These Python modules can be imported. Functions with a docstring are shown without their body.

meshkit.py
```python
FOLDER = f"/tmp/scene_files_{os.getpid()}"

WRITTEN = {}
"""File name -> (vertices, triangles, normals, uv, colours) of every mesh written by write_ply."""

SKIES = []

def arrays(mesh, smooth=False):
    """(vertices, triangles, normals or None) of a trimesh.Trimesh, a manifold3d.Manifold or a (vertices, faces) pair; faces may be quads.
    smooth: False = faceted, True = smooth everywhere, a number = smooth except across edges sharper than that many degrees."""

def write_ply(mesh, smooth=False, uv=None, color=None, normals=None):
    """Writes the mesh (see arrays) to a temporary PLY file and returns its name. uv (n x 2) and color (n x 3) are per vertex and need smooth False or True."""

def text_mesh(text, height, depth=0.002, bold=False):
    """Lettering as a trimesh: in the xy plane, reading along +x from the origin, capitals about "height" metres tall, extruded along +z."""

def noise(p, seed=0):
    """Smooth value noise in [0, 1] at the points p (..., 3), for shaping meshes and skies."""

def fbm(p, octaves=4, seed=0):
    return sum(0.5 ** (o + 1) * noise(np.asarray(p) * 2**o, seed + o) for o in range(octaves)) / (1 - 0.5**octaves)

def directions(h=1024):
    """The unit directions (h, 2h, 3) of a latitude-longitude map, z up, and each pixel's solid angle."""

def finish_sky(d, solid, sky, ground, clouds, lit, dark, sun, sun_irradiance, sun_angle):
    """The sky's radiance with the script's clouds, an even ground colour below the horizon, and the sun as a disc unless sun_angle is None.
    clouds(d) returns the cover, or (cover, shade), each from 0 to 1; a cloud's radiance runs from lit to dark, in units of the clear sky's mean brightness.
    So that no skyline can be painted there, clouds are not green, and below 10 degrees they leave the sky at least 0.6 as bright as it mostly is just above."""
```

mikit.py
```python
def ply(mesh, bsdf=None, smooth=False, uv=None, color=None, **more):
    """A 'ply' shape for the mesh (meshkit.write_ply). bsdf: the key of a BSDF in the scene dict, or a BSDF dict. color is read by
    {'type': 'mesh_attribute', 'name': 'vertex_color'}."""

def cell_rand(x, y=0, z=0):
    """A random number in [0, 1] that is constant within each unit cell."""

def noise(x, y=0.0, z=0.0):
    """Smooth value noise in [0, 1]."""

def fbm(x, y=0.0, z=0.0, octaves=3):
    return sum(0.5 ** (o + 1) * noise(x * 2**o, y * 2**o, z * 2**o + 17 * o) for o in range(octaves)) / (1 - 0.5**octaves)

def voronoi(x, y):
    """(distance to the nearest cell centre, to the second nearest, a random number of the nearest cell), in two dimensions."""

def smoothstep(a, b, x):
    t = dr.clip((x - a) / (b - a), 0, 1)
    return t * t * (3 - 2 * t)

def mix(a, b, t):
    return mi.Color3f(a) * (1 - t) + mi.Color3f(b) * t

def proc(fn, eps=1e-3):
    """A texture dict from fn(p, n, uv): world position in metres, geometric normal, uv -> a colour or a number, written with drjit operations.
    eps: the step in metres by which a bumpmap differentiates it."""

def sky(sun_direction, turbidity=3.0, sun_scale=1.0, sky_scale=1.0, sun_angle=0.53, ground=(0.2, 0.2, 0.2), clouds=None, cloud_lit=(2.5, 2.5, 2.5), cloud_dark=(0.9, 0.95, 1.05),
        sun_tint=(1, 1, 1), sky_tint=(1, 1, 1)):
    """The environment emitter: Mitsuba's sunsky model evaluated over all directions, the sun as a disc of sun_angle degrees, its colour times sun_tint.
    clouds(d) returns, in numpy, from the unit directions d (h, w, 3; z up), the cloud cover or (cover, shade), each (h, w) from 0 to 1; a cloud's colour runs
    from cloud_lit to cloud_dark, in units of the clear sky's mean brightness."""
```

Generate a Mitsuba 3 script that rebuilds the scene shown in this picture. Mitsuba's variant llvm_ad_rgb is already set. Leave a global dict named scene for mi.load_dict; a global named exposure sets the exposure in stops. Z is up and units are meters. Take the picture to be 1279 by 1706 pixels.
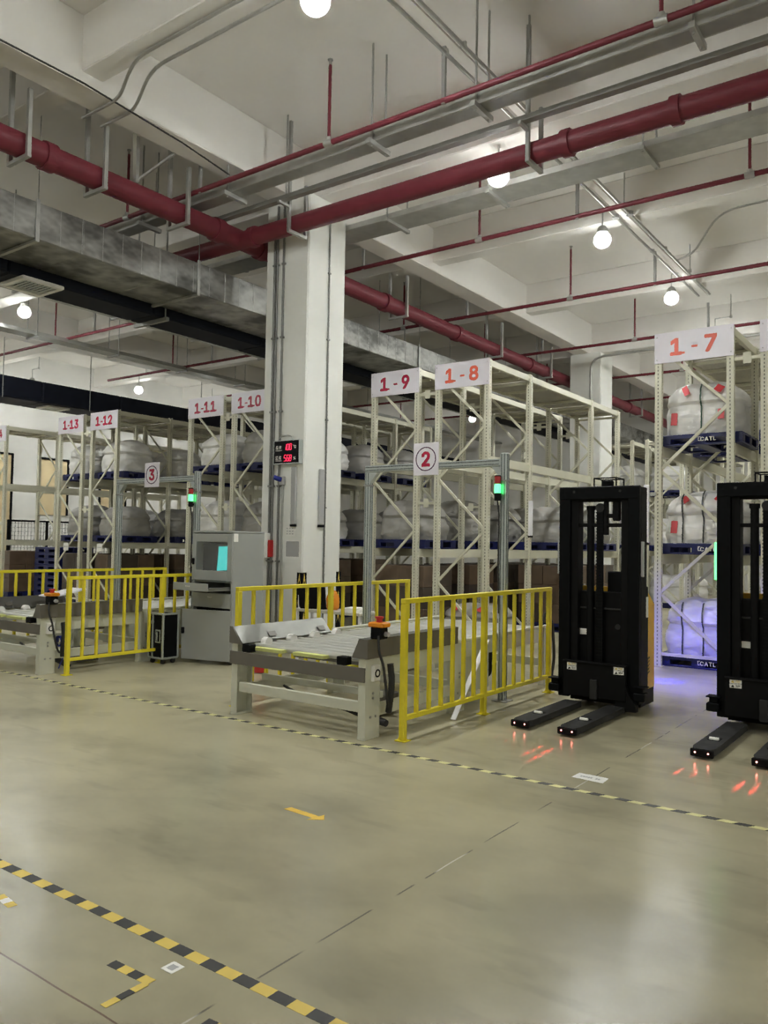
import math, random
import numpy as np, trimesh
import drjit as dr
import mitsuba as mi
import mikit, meshkit
from mikit import noise, fbm, smoothstep, mix, cell_rand
random.seed(7); np.random.seed(7)
T = mi.ScalarTransform4f
scene, labels = {}, {}

# ------------------------------------------------------------------ camera, light
YAW, PITCH, ROLL, FPX, EYE = -0.631764566, 0.0392864294, 0.0171872381, 1326.53, (0.0, 0.0, 1.6)
_f = np.array([math.cos(PITCH)*math.sin(YAW), math.cos(PITCH)*math.cos(YAW), math.sin(PITCH)])
_r = np.cross(_f, [0, 0, 1]); _r /= np.linalg.norm(_r); _u = np.cross(_r, _f)
_up = -math.sin(ROLL)*_r + math.cos(ROLL)*_u
scene['camera'] = {'type': 'perspective', 'fov_axis': 'x', 'fov': math.degrees(2*math.atan(639.5/FPX)), 'near_clip': 0.05, 'far_clip': 200.0,
                   'to_world': T().look_at(origin=list(EYE), target=[float(a+b) for a, b in zip(EYE, _f)], up=[float(v) for v in _up])}
exposure = 2.93
LAMP_RADIANCE = 60.0
LAMP_R = 0.14

# ------------------------------------------------------------------ materials
def rgb(*c): return {'type': 'rgb', 'value': list(c)}
def pr_(c, rough=0.5, metal=0.0, spec=0.5, **k):
    base = rgb(*c) if isinstance(c, (tuple, list)) else c
    return {'type': 'twosided', 'b': {'type': 'principled', 'base_color': base, 'roughness': rough, 'metallic': metal, 'specular': spec, **k}}
def mat(name, d): scene['mat_'+name] = d
def speck(c, amt=0.12, s=6.0, dirt=None):
    c = np.array(c)
    def fn(p, n, uv):
        t = fbm(p.x*s, p.y*s, p.z*s, 3)
        return mix((c*(1-amt)).tolist(), np.minimum(c*(1+amt), 0.95).tolist(), t)
    return mikit.proc(fn)

def floor_color(p, n, uv):
    a = fbm(p.x*0.35+3, p.y*0.35, 0.0, 4)
    b = fbm(p.x*1.6, p.y*2.1+9, 1.0, 6)
    c = mix((0.258, 0.237, 0.162), (0.378, 0.346, 0.235), smoothstep(0.30, 0.68, a*0.5+b*0.5))
    streak = smoothstep(0.45, 0.85, fbm(p.x*1.4+p.y*0.5, p.y*2.8-p.x*1.0, 4.0, 5))
    c = c*(1-0.10*streak)
    sc = smoothstep(0.60, 0.80, fbm(p.x*2.2+40, p.y*7.0, 2.0, 4))*0.10
    c = c*(1-sc)
    # sawn joint with pale flakes, and a reddish filled joint
    wob = 0.006*(noise(p.y*6.0, 5.0)-0.5)
    j = smoothstep(0.007, 0.002, dr.abs(p.x+2.11+wob))
    br = noise(p.y*9.0, 2.0)
    c = mix(c, (0.10, 0.09, 0.075), j*smoothstep(0.30, 0.55, br)*0.8)
    c = mix(c, (0.55, 0.53, 0.46), j*smoothstep(0.70, 0.8, noise(p.y*2.3, 8.0))*0.8)
    k = smoothstep(0.006, 0.002, dr.abs(p.y-1.67+0.004*(noise(p.x*5.0, 3.0)-0.5)))
    return mix(c, (0.13, 0.075, 0.06), k*0.8)
mat('floor', pr_(mikit.proc(floor_color), mikit.proc(lambda p, n, uv: 0.15+0.20*fbm(p.x*0.8, p.y*1.1, 7.0, 3)), spec=0.45))
mat('ceiling', pr_(speck((0.67, 0.65, 0.62), 0.05, 0.7), 0.75, spec=0.2))
mat('wall', pr_(speck((0.70, 0.69, 0.66), 0.04, 0.8), 0.7, spec=0.2))
mat('column', pr_(speck((0.70, 0.70, 0.665), 0.04, 1.3), 0.55, spec=0.3))
def post_color(p, n, uv):
    base = mix((0.52, 0.505, 0.40), (0.60, 0.585, 0.47), fbm(p.x*5, p.y*5, p.z*2, 2))
    f = uv.y*20.0; fr = f-dr.floor(f)
    hole = smoothstep(0.30, 0.22, dr.abs(fr-0.5))*smoothstep(0.10, 0.07, dr.abs(uv.x-0.5))
    return mix(base, (0.10, 0.095, 0.08), hole*0.85)
mat('post', pr_(mikit.proc(post_color), 0.42))
mat('cream', pr_(speck((0.56, 0.545, 0.435), 0.06, 5), 0.40))
mat('conveyor', pr_(speck((0.53, 0.53, 0.44), 0.06, 4), 0.42))
mat('deck', pr_(speck((0.34, 0.32, 0.26), 0.2, 4), 0.6))
mat('yellow', pr_(speck((0.68, 0.57, 0.025), 0.08, 9), 0.38))
mat('truckyellow', pr_((0.62, 0.36, 0.03), 0.35))
mat('red', pr_(speck((0.140, 0.024, 0.034), 0.16, 5), 0.45, spec=0.3))
mat('galv', pr_(speck((0.42, 0.42, 0.40), 0.18, 8), 0.42, metal=0.7))
mat('conduitgrey', pr_((0.16, 0.16, 0.155), 0.4, metal=0.3))
mat('galvdark', pr_(speck((0.30, 0.30, 0.29), 0.18, 8), 0.5, metal=0.5))
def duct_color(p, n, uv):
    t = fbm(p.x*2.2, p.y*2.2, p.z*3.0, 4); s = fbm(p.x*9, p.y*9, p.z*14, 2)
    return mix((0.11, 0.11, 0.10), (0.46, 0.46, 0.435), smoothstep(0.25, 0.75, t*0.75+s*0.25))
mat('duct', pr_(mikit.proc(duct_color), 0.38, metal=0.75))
mat('navy', pr_(speck((0.006, 0.008, 0.016), 0.3, 3), 0.65, spec=0.2))
mat('steel', pr_(speck((0.24, 0.24, 0.22), 0.15, 6), 0.36, metal=0.9))
mat('roller', pr_((0.60, 0.60, 0.56), 0.32, metal=0.35))
mat('darkpanel', pr_(speck((0.135, 0.125, 0.108), 0.10, 6), 0.42, metal=0.2))
mat('black', pr_((0.0035, 0.004, 0.005), 0.45, spec=0.09))
mat('blackmatte', pr_((0.006, 0.006, 0.0065), 0.6, spec=0.1))
mat('fork', pr_(speck((0.026, 0.026, 0.026), 0.2, 14), 0.6, spec=0.18))
mat('rubber', pr_((0.02, 0.02, 0.02), 0.7))
mat('alu', pr_((0.50, 0.54, 0.53), 0.35, metal=0.7))
mat('aludark', pr_((0.16, 0.18, 0.18), 0.45, metal=0.5))
mat('white', pr_((0.76, 0.75, 0.78), 0.45))
mat('signwhite', pr_((0.70, 0.67, 0.73), 0.40))
mat('paper', pr_((0.74, 0.73, 0.70), 0.6))
mat('signred', pr_((0.36, 0.012, 0.045), 0.45))
mat('signorange', pr_((0.62, 0.11, 0.07), 0.45))
mat('ringink', pr_((0.10, 0.05, 0.10), 0.5))
mat('cabinet', pr_(speck((0.30, 0.31, 0.295), 0.04, 3), 0.45))
mat('blue', pr_(speck((0.008, 0.012, 0.075), 0.15, 5), 0.35))
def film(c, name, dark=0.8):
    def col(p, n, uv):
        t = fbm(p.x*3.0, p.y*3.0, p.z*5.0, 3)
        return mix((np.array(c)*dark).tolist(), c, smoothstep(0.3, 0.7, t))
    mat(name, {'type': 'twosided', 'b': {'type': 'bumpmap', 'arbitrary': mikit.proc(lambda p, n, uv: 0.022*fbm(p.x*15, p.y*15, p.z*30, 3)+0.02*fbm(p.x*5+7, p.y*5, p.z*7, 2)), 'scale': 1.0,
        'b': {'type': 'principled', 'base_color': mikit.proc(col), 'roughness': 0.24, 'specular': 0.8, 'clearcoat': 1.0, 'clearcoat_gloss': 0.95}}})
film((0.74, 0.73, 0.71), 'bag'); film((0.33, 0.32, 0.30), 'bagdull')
mat('carton', pr_(speck((0.115, 0.078, 0.052), 0.25, 5), 0.30, clearcoat=0.5))
mat('cartondark', pr_(speck((0.060, 0.046, 0.036), 0.25, 5), 0.30, clearcoat=0.5))
mat('redlabel', pr_((0.55, 0.05, 0.06), 0.4))
mat('strap', pr_((0.035, 0.04, 0.04), 0.5))
mat('strapgreen', pr_((0.03, 0.075, 0.05), 0.5))
mat('tapeyellow', pr_((0.62, 0.46, 0.10), 0.5))
mat('tapefade', pr_(speck((0.56, 0.53, 0.26), 0.12, 20), 0.55))
mat('stripyellow', pr_((0.58, 0.60, 0.22), 0.5))
mat('tapeblack', pr_((0.035, 0.034, 0.034), 0.5))
mat('tapegrey', pr_(speck((0.045, 0.044, 0.040), 0.2, 20), 0.55))
mat('arrow', pr_(speck((0.68, 0.45, 0.07), 0.12, 30), 0.5))
mat('greenlamp_off', pr_((0.35, 0.02, 0.02), 0.35))
mat('orange', pr_((0.65, 0.22, 0.01), 0.35))
mat('redpaint', pr_((0.45, 0.02, 0.02), 0.35))
mat('tan', pr_(speck((0.62, 0.50, 0.30), 0.05, 2), 0.6))
mat('socketblue', pr_((0.01, 0.02, 0.22), 0.4))
mat('pinkdesk', pr_((0.50, 0.48, 0.42), 0.45))
mat('screen', pr_((0.02, 0.03, 0.035), 0.2))
mat('palegreen', pr_((0.42, 0.50, 0.46), 0.45))
mat('grey', pr_((0.36, 0.36, 0.36), 0.5))
scene['mat_pane'] = {'type': 'thindielectric', 'int_ior': 1.5}
def emit(c, s): return {'type': 'area', 'radiance': rgb(*[v*s for v in c])}

# ------------------------------------------------------------------ mesh helpers
_S = np.array([[sx, sy, sz] for sx in (-1, 1) for sy in (-1, 1) for sz in (-1, 1)], float)
def _cverts(h, c):
    h = np.asarray(h, float); out = []
    for s in _S:
        for k in range(3):
            d = h-c; d[k] = h[k]; out.append(s*d)
    return np.array(out)
_CF = trimesh.Trimesh(*(lambda hull: (hull.points, hull.simplices))(__import__('scipy.spatial').spatial.ConvexHull(_cverts((1, 1.1, 1.2), .2))), process=False)
_CF.fix_normals(); _CFACES = _CF.faces.copy()
def cbox(x0, x1, y0, y1, z0, z1, c=None):
    h = np.array([abs(x1-x0), abs(y1-y0), abs(z1-z0)])/2
    c = min(0.004, h.min()*0.3) if c is None else min(c, h.min()*0.45)
    return trimesh.Trimesh(_cverts(h, c)+np.array([(x0+x1)/2, (y0+y1)/2, (z0+z1)/2]), _CFACES, process=False)
def box(x0, x1, y0, y1, z0, z1):
    m = trimesh.creation.box((abs(x1-x0), abs(y1-y0), abs(z1-z0)))
    m.apply_translation(((x0+x1)/2, (y0+y1)/2, (z0+z1)/2)); return m
def bar(a, b, w, h, up=(0, 0, 1), c=None):
    """chamfered bar from a to b: w across, h along up."""
    a, b = np.array(a, float), np.array(b, float); d = b-a; L = np.linalg.norm(d); d /= L
    up = np.array(up, float)
    if abs(d@up) > 0.95: up = np.array([0, 1.0, 0])
    s = np.cross(d, up); s /= np.linalg.norm(s); u = np.cross(s, d)
    m = cbox(-L/2, L/2, -w/2, w/2, -h/2, h/2, c)
    M = np.eye(4); M[:3, 0], M[:3, 1], M[:3, 2], M[:3, 3] = d, -s, u, (a+b)/2
    m.apply_transform(M); return m
def tube(pts, r, n=12, caps=True):
    p = np.array(pts, float); t = np.gradient(p, axis=0); t /= np.linalg.norm(t, axis=1, keepdims=True)
    u = np.cross(t[0], [0, 0, 1.0]) if abs(t[0][2]) < .9 else np.cross(t[0], [1.0, 0, 0])
    rows = []
    for i in range(len(p)):
        u = u-t[i]*(u@t[i]); u /= np.linalg.norm(u); v = np.cross(t[i], u)
        a = np.arange(n)*2*np.pi/n
        rr = r[i] if hasattr(r, '__len__') else r
        rows.append(p[i]+rr*(np.cos(a)[:, None]*u+np.sin(a)[:, None]*v))
    V = np.vstack(rows); F = []
    for i in range(len(p)-1):
        for j in range(n):
            k = (j+1) % n
            F += [[i*n+j, i*n+k, (i+1)*n+k], [i*n+j, (i+1)*n+k, (i+1)*n+j]]
    if caps:
        V = np.vstack([V, p[0], p[-1]]); a, b = len(V)-2, len(V)-1; o = (len(p)-1)*n
        for j in range(n):
            k = (j+1) % n; F += [[a, k, j], [b, o+j, o+k]]
    return trimesh.Trimesh(V, F, process=False)
def cyl(a, b, r, n=16): return tube([a, b], r, n)
def arc(pts, rad=0.1, n=6):
    """polyline with rounded corners."""
    p = [np.array(q, float) for q in pts]; out = [p[0]]
    for i in range(1, len(p)-1):
        a, b = p[i-1]-p[i], p[i+1]-p[i]; la, lb = np.linalg.norm(a), np.linalg.norm(b); d = min(rad, la*.45, lb*.45)
        A, B = p[i]+a/la*d, p[i]+b/lb*d
        for t in np.linspace(0, 1, n): out.append((1-t)**2*A+2*t*(1-t)*p[i]+t*t*B)
    out.append(p[-1]); return out
def cat(*ms): return trimesh.util.concatenate([m for m in ms])
def prism(poly, axis, a, b):
    """polygon (list of 2-d points) extruded along axis from a to b; remaining axes in order."""
    from shapely.geometry import Polygon
    m = trimesh.creation.extrude_polygon(Polygon(poly), b-a, engine='earcut'); v = m.vertices.copy(); o = np.empty_like(v)
    if axis == 'x': o[:, 0], o[:, 1], o[:, 2] = v[:, 2]+a, v[:, 0], v[:, 1]
    if axis == 'y': o[:, 0], o[:, 1], o[:, 2] = v[:, 0], v[:, 2]+a, v[:, 1]
    if axis == 'z': o[:, 0], o[:, 1], o[:, 2] = v[:, 0], v[:, 1], v[:, 2]+a
    m = trimesh.Trimesh(o, m.faces, process=False); m.fix_normals(); return m
def revolve(profile, n=20): return trimesh.creation.revolve(np.array(profile, float), sections=n)
def moved(m, t=(0, 0, 0), rz=0.0, rx=0.0, ry=0.0):
    m = m.copy()
    for a, ax in ((rx, (1, 0, 0)), (ry, (0, 1, 0)), (rz, (0, 0, 1))):
        if a: m.apply_transform(trimesh.transformations.rotation_matrix(a, ax))
    m.apply_translation(t); return m
def writing(s, h, cx, y, cz, gap=0.1, depth=0.003, serif=True, bold=2, each=False):
    """lettering on a plane facing -y, centred at (cx, cz): every figure separate; the 1 has a foot, as on the signs."""
    ms, x = [], 0.0
    for ch in s:
        if ch == ' ': x += h*0.3; continue
        if ch == '-': m = box(0, h*.36, 0, h*.14, 0, depth); m.apply_translation((0, h*.34, 0))
        else: m = meshkit.text_mesh(ch, h, depth, bold)
        if ch == '1' and serif:
            b0, b1 = m.bounds; stem = b1[0]
            m = cat(m, box(b0[0]-.02*h, stem+h*.17, 0, h*.13, 0, depth))
        m.apply_translation((x-m.bounds[0][0], 0, 0)); x = m.bounds[1][0]+gap*h; ms.append(m)
    b = cat(*ms).bounds
    if each: return [_face(m, b, cx, y, cz) for m in ms]
    return _face(cat(*ms), b, cx, y, cz)
def _face(m, b, cx, y, cz):
    m = m.copy(); m.apply_translation((-(b[0][0]+b[1][0])/2, -(b[0][1]+b[1][1])/2, 0))
    v = m.vertices.copy(); m.vertices = np.stack([v[:, 0]+cx, y-v[:, 2], v[:, 1]+cz], 1); return m
def ring(cx, y, cz, r0, r1, d=0.003, n=40):
    a = np.linspace(0, 2*np.pi, n+1)
    from shapely.geometry import Point
    g = Point(0, 0).buffer(r1, 24).difference(Point(0, 0).buffer(r0, 24))
    m = trimesh.creation.extrude_polygon(g, d, engine='earcut'); v = m.vertices.copy()
    m.vertices = np.stack([v[:, 0]+cx, y-v[:, 2], v[:, 1]+cz], 1); return m

# ------------------------------------------------------------------ scene helpers
def fresh(name):
    taken = lambda k: k in scene or k in labels or any_child(k)
    if not taken(name): return name
    i = 1
    while taken(f'{name}_{i:03d}'): i += 1
    return f'{name}_{i:03d}'
_roots = set()
def any_child(k): return k in _roots
def thing(name, label, category, group=None):
    key = fresh(name); _roots.add(key); labels[key] = {'label': label, 'category': category}
    if group: labels[key]['group'] = group
    return key
def put(shape, key, name=None, label=None, stuff=False):
    """a part (name given) of key, or key itself; shape is a ready dict."""
    k = key if name is None else fresh(key+'__'+name)
    _roots.add(k); scene[k] = shape
    if label or stuff:
        labels.setdefault(k, {})
        if label: labels[k]['label'] = label
        if stuff: labels[k]['kind'] = 'stuff'
    return k
def part(mesh, m, key, name=None, smooth=False, label=None, stuff=False, **more):
    return put(mikit.ply(mesh, 'mat_'+m, smooth, **more), key, name, label, stuff)
def struct(name, mesh, m, smooth=False):
    scene[name] = mikit.ply(mesh, 'mat_'+m, smooth); _roots.add(name); labels[name] = {'kind': 'structure', 'label': name.replace('_', ' ')}
    return name
class Proto:
    def __init__(self): self.parts = []
    def add(self, mesh, m, name=None, smooth=False, label=None, parent=None, **more):
        self.parts.append((name, mikit.ply(mesh, 'mat_'+m, smooth, **more), label, parent)); return len(self.parts)-1
    def stamp(self, key, tw):
        made = {}
        for i, (name, d, label, parent) in enumerate(self.parts):
            made[i] = put({**d, 'to_world': tw}, key if parent is None else made[parent], name, label)
        return key
def at(x, y, z, rz=0.0): return T().translate([float(x), float(y), float(z)]).rotate([0, 0, 1], float(rz))

# ------------------------------------------------------------------ the room
XL, XR, YF, YB, ZC = -24.5, 12.0, -8.0, 34.0, 7.5
struct('floor', box(XL-.2, XR+.2, YF-.2, YB+.2, -.2, 0), 'floor')
struct('ceiling', box(XL-.2, XR+.2, YF-.2, YB+.2, ZC, ZC+.2), 'ceiling')
struct('wall_left', box(XL-.2, XL, YF, YB, 0, ZC), 'wall')
struct('wall_right', box(XR, XR+.2, YF, YB, 0, ZC), 'wall')
struct('wall_back', box(XL-.2, XR+.2, YB, YB+.2, 0, ZC), 'wall')
struct('wall_front', box(XL-.2, XR+.2, YF-.2, YF, 0, ZC), 'wall')
for i, x in enumerate((-19.6, -8.19, 3.2)):
    struct(f'trim_{i+1}', cbox(x-.21, x+.21, YF, YB, 6.70, ZC, .012), 'ceiling'); labels[f'trim_{i+1}']['label'] = 'main concrete ceiling beam running away from the viewer'
BY = [-6.3, -2.5, 1.3, 5.15, 8.93, 12.45, 16.35, 20.3, 24.1, 27.9]
for i, y in enumerate(BY):
    main = i in (0, 4, 7); w = .2 if main else .14
    struct(f'trim_{i+4}', cbox(XL, XR, y-w, y+w, 6.70 if main else 6.85, ZC, .012), 'ceiling'); labels[f'trim_{i+4}']['label'] = 'concrete ceiling beam running across the hall'
# openings seen in the left wall
for i, (y0, y1, z0, z1) in enumerate([(11.9, 13.35, 0.0, 4.2), (14.35, 15.3, 2.35, 4.17), (16.6, 17.6, 2.35, 4.17)]):
    nm = f'window_{i+1}' if i else 'door_1'
    struct(nm, box(XL, XL+.03, y0, y1, z0, z1), 'tan')
    fr = cat(box(XL, XL+.06, y0-.06, y0, z0, z1+.06), box(XL, XL+.06, y1, y1+.06, z0, z1+.06), box(XL, XL+.06, y0, y1, z1, z1+.06))
    part(fr, 'black', nm, 'frame')

# ------------------------------------------------------------------ columns
def column(x0, y0, w, label):
    k = thing('column', label, 'column')
    part(cbox(x0, x0+w, y0, y0+w, 0, 6.70, .02), 'column', k)
    return k
COLX, COLY, COLW = -8.50, 8.50, 0.85
c1 = column(COLX, COLY, COLW, 'white square concrete column in the middle, carrying the red temperature display')
c2 = column(COLX, 19.9, COLW, 'white square concrete column behind the empty rack marked 1-8')
# striped corner guards on the near column
for gx, gy in ((COLX+COLW, COLY), (COLX+COLW, COLY+COLW)):
    m1 = cat(box(gx-.085, gx+.012, gy-.012, gy, .03, 1.16), box(gx, gx+.012, gy-.012, gy+.085, .03, 1.16)) if gy == COLY else \
        cat(box(gx-.04, gx+.012, gy, gy+.012, .03, 1.16), box(gx, gx+.012, gy-.085, gy+.012, .03, 1.16))
    g = part(m1, 'black', c1, 'corner_guard', label='black rubber corner guard with yellow chevrons')
    for z in np.arange(.12, 1.0, .28):
        if gy == COLY:
            part(prism([(gx-.075, z), (gx-.035, z+.2), (gx-.005, z), (gx-.035, z+.10)], 'y', gy-.0145, gy-.0122), 'tapeyellow', g, 'chevron')
        part(prism([(gy+(.005 if gy == COLY else -.075), z), (gy+(.035 if gy == COLY else -.04), z+.2), (gy+(.075 if gy == COLY else -.005), z), (gy+(.035 if gy == COLY else -.04), z+.10)], 'x', gx+.0122, gx+.0145), 'tapeyellow', g, 'chevron')
# conduits on the column
def conduit(name, pts, r, label, m='galv', n=10, cat_='pipe', clips=()):
    k = thing(name, label, cat_)
    part(tube(pts, r, n), m, k, smooth=40)
    for c in clips: part(c, m, k, 'clip')
    return k
fy = COLY-.02
for x, top, lab in ((-8.30, 6.1, 'leftmost steel conduit on the left face of the white column'), (-8.245, 6.6, 'second steel conduit from the left on the white column'),
                    (-8.12, 6.6, 'third steel conduit on the white column, just left of the red temperature display')):
    conduit('conduit', [(x, fy-.003, .02), (x, fy-.003, top)], .017, lab, 'conduitgrey',
            clips=[box(x-.03, x+.03, fy-.022, fy+.02, z, z+.025) for z in (1.3, 2.4, 3.5, 4.6, 5.7)])
conduit('conduit', [(COLX+COLW+.014, 8.955, .02), (COLX+COLW+.014, 8.955, 6.6)], .013, 'thin grey conduit down the right face of the white column', 'conduitgrey',
        clips=[box(COLX+COLW, COLX+COLW+.03, 8.93, 8.98, z, z+.02) for z in (2.1, 3.4, 4.6, 5.6)])
# temperature display
k = thing('temperature_display', 'black temperature and humidity display with red digits on the white column', 'display')
X0, X1, Z0, Z1 = -8.195, -7.685, 2.72, 3.07
part(cbox(X0, X1, COLY-.075, COLY, Z0, Z1, .006), 'alu', k, 'housing')
part(box(X0+.018, X1-.012, COLY-.079, COLY-.075, Z0+.018, Z1-.012), 'black', k, 'face')
SEG = {'0': 'abcdef', '1': 'bc', '5': 'afgcd', '6': 'afgedc', '8': 'abcdefg'}
def digit(ch, x, z, w, h, y):
    t = w*.16; s = w*.22; ms = []
    P = {'a': (0, h, w, h), 'g': (0, h/2, w, h/2), 'd': (0, 0, w, 0), 'f': (0, h/2, 0, h), 'e': (0, 0, 0, h/2), 'b': (w, h/2, w, h), 'c': (w, 0, w, h/2)}
    for q in SEG[ch]:
        a, b, c, d = P[q]; ms.append(bar((x+a+s*b/h, y, z+b), (x+c+s*d/h, y, z+d), .003, t*2, (0, 0, 1) if a != c else (1, 0, 0)))
    return cat(*ms)
for line, z in (('100', 2.925), ('568', 2.765)):
    for i, ch in enumerate(line):
        put({**mikit.ply(digit(ch, -7.975+i*.052, z, .034, .085, COLY-.081), 'mat_redpaint'), 'emitter': emit((1, .012, .05), .42)}, k, 'digit')
    put({**mikit.ply(box(-7.885, -7.877, COLY-.081, COLY-.079, z-.004, z+.006), 'mat_redpaint'), 'emitter': emit((1, .012, .05), .42)}, k, 'decimal_point')
def strokes(x, z, s, segs, y): return cat(*[bar((x+a*s, y, z+b*s), (x+c*s, y, z+d*s), .002, s*.09, (0, 0, 1) if abs(a-c) > abs(b-d) else (1, 0, 0)) for a, b, c, d in segs])
WEN = [(.02, .9, .15, .8), (0, .62, .13, .55), (0, .05, .15, .35), (.35, .95, .85, .95), (.35, .95, .35, .5), (.85, .95, .85, .5), (.35, .72, .85, .72), (.35, .5, .85, .5), (.3, .38, .9, .38), (.3, .38, .3, .02), (.5, .38, .5, .02), (.7, .38, .7, .02), (.9, .38, .9, .02), (.2, .02, 1, .02)]
SHI = [(.02, .9, .15, .8), (0, .62, .13, .55), (0, .05, .15, .35), (.35, .95, .85, .95), (.35, .95, .35, .5), (.85, .95, .85, .5), (.35, .72, .85, .72), (.35, .5, .85, .5), (.5, .45, .5, .02), (.7, .45, .7, .02), (.32, .35, .4, .15), (.9, .35, .8, .15), (.2, .02, 1, .02)]
DU = [(.5, 1, .5, .88), (.1, .86, .95, .86), (.1, .86, .02, .02), (.22, .68, .9, .68), (.4, .78, .4, .52), (.7, .78, .7, .52), (.4, .52, .7, .52), (.25, .4, .8, .4), (.8, .4, .25, .02), (.35, .3, .95, .02)]
for ch, z in ((WEN, 2.94), (SHI, 2.79)):
    part(cat(strokes(-8.15, z, .055, ch, COLY-.080), strokes(-8.08, z, .055, DU, COLY-.080), box(-8.15, -8.02, COLY-.0805, COLY-.079, z-.022, z-.014)), 'paper', k, 'caption')
part(cat(ring(-7.79, COLY-.079, 2.985, .006, .010), writing('C', .04, -7.762, COLY-.079, 2.965, depth=.002)), 'paper', k, 'unit_mark')
part(writing('%', .04, -7.77, COLY-.079, 2.80, depth=.002), 'paper', k, 'unit_mark')
conduit('cable', arc([(-8.15, COLY-.03, 3.07), (-8.10, COLY-.03, 3.13), (-7.95, COLY-.03, 3.15), (-7.86, COLY-.03, 3.12), (-7.85, COLY-.03, 3.07)], .06), .008, 'short grey cable looped over the red temperature display', 'galv', cat_='cable')
# socket, light bars, notices, alarm box
k = thing('socket', 'blue industrial socket on the column below the temperature display', 'socket')
part(cbox(-8.10, -8.00, COLY-.06, COLY, 2.42, 2.55, .01), 'grey', k, 'back_box'); part(cyl((-8.05, COLY-.05, 2.5), (-8.11, COLY-.14, 2.53), .035), 'socketblue', k, 'cover', 30)
conduit('conduit', [(-8.05, COLY-.015, .02), (-8.05, COLY-.015, 2.42)], .015, 'grey conduit rising to the blue socket on the white column', 'galv')
for pts, lab in (((-7.87, -7.775, COLY-.04, COLY, 1.85, 2.68), 'slim grey light bar on the left face of the white column under the display'),
                 ((COLX+COLW, COLX+COLW+.04, 8.81, 8.92, 1.85, 2.67), 'slim grey light bar on the right face of the white column')):
    k = thing('light_bar', lab, 'light bar'); part(cbox(*pts, .008), 'grey', k, 'cover')
    x0, x1, y0, y1, z0, z1 = pts; part(cbox(x0-.002, x1+.002, y0-.002, y1, z0-.03, z0, .004), 'black', k, 'end_cap')
k = thing('notice', 'small white notice with black print on the white column', 'notice'); part(box(-7.98, -7.80, COLY-.003, COLY, 1.68, 1.82), 'paper', k)
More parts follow.
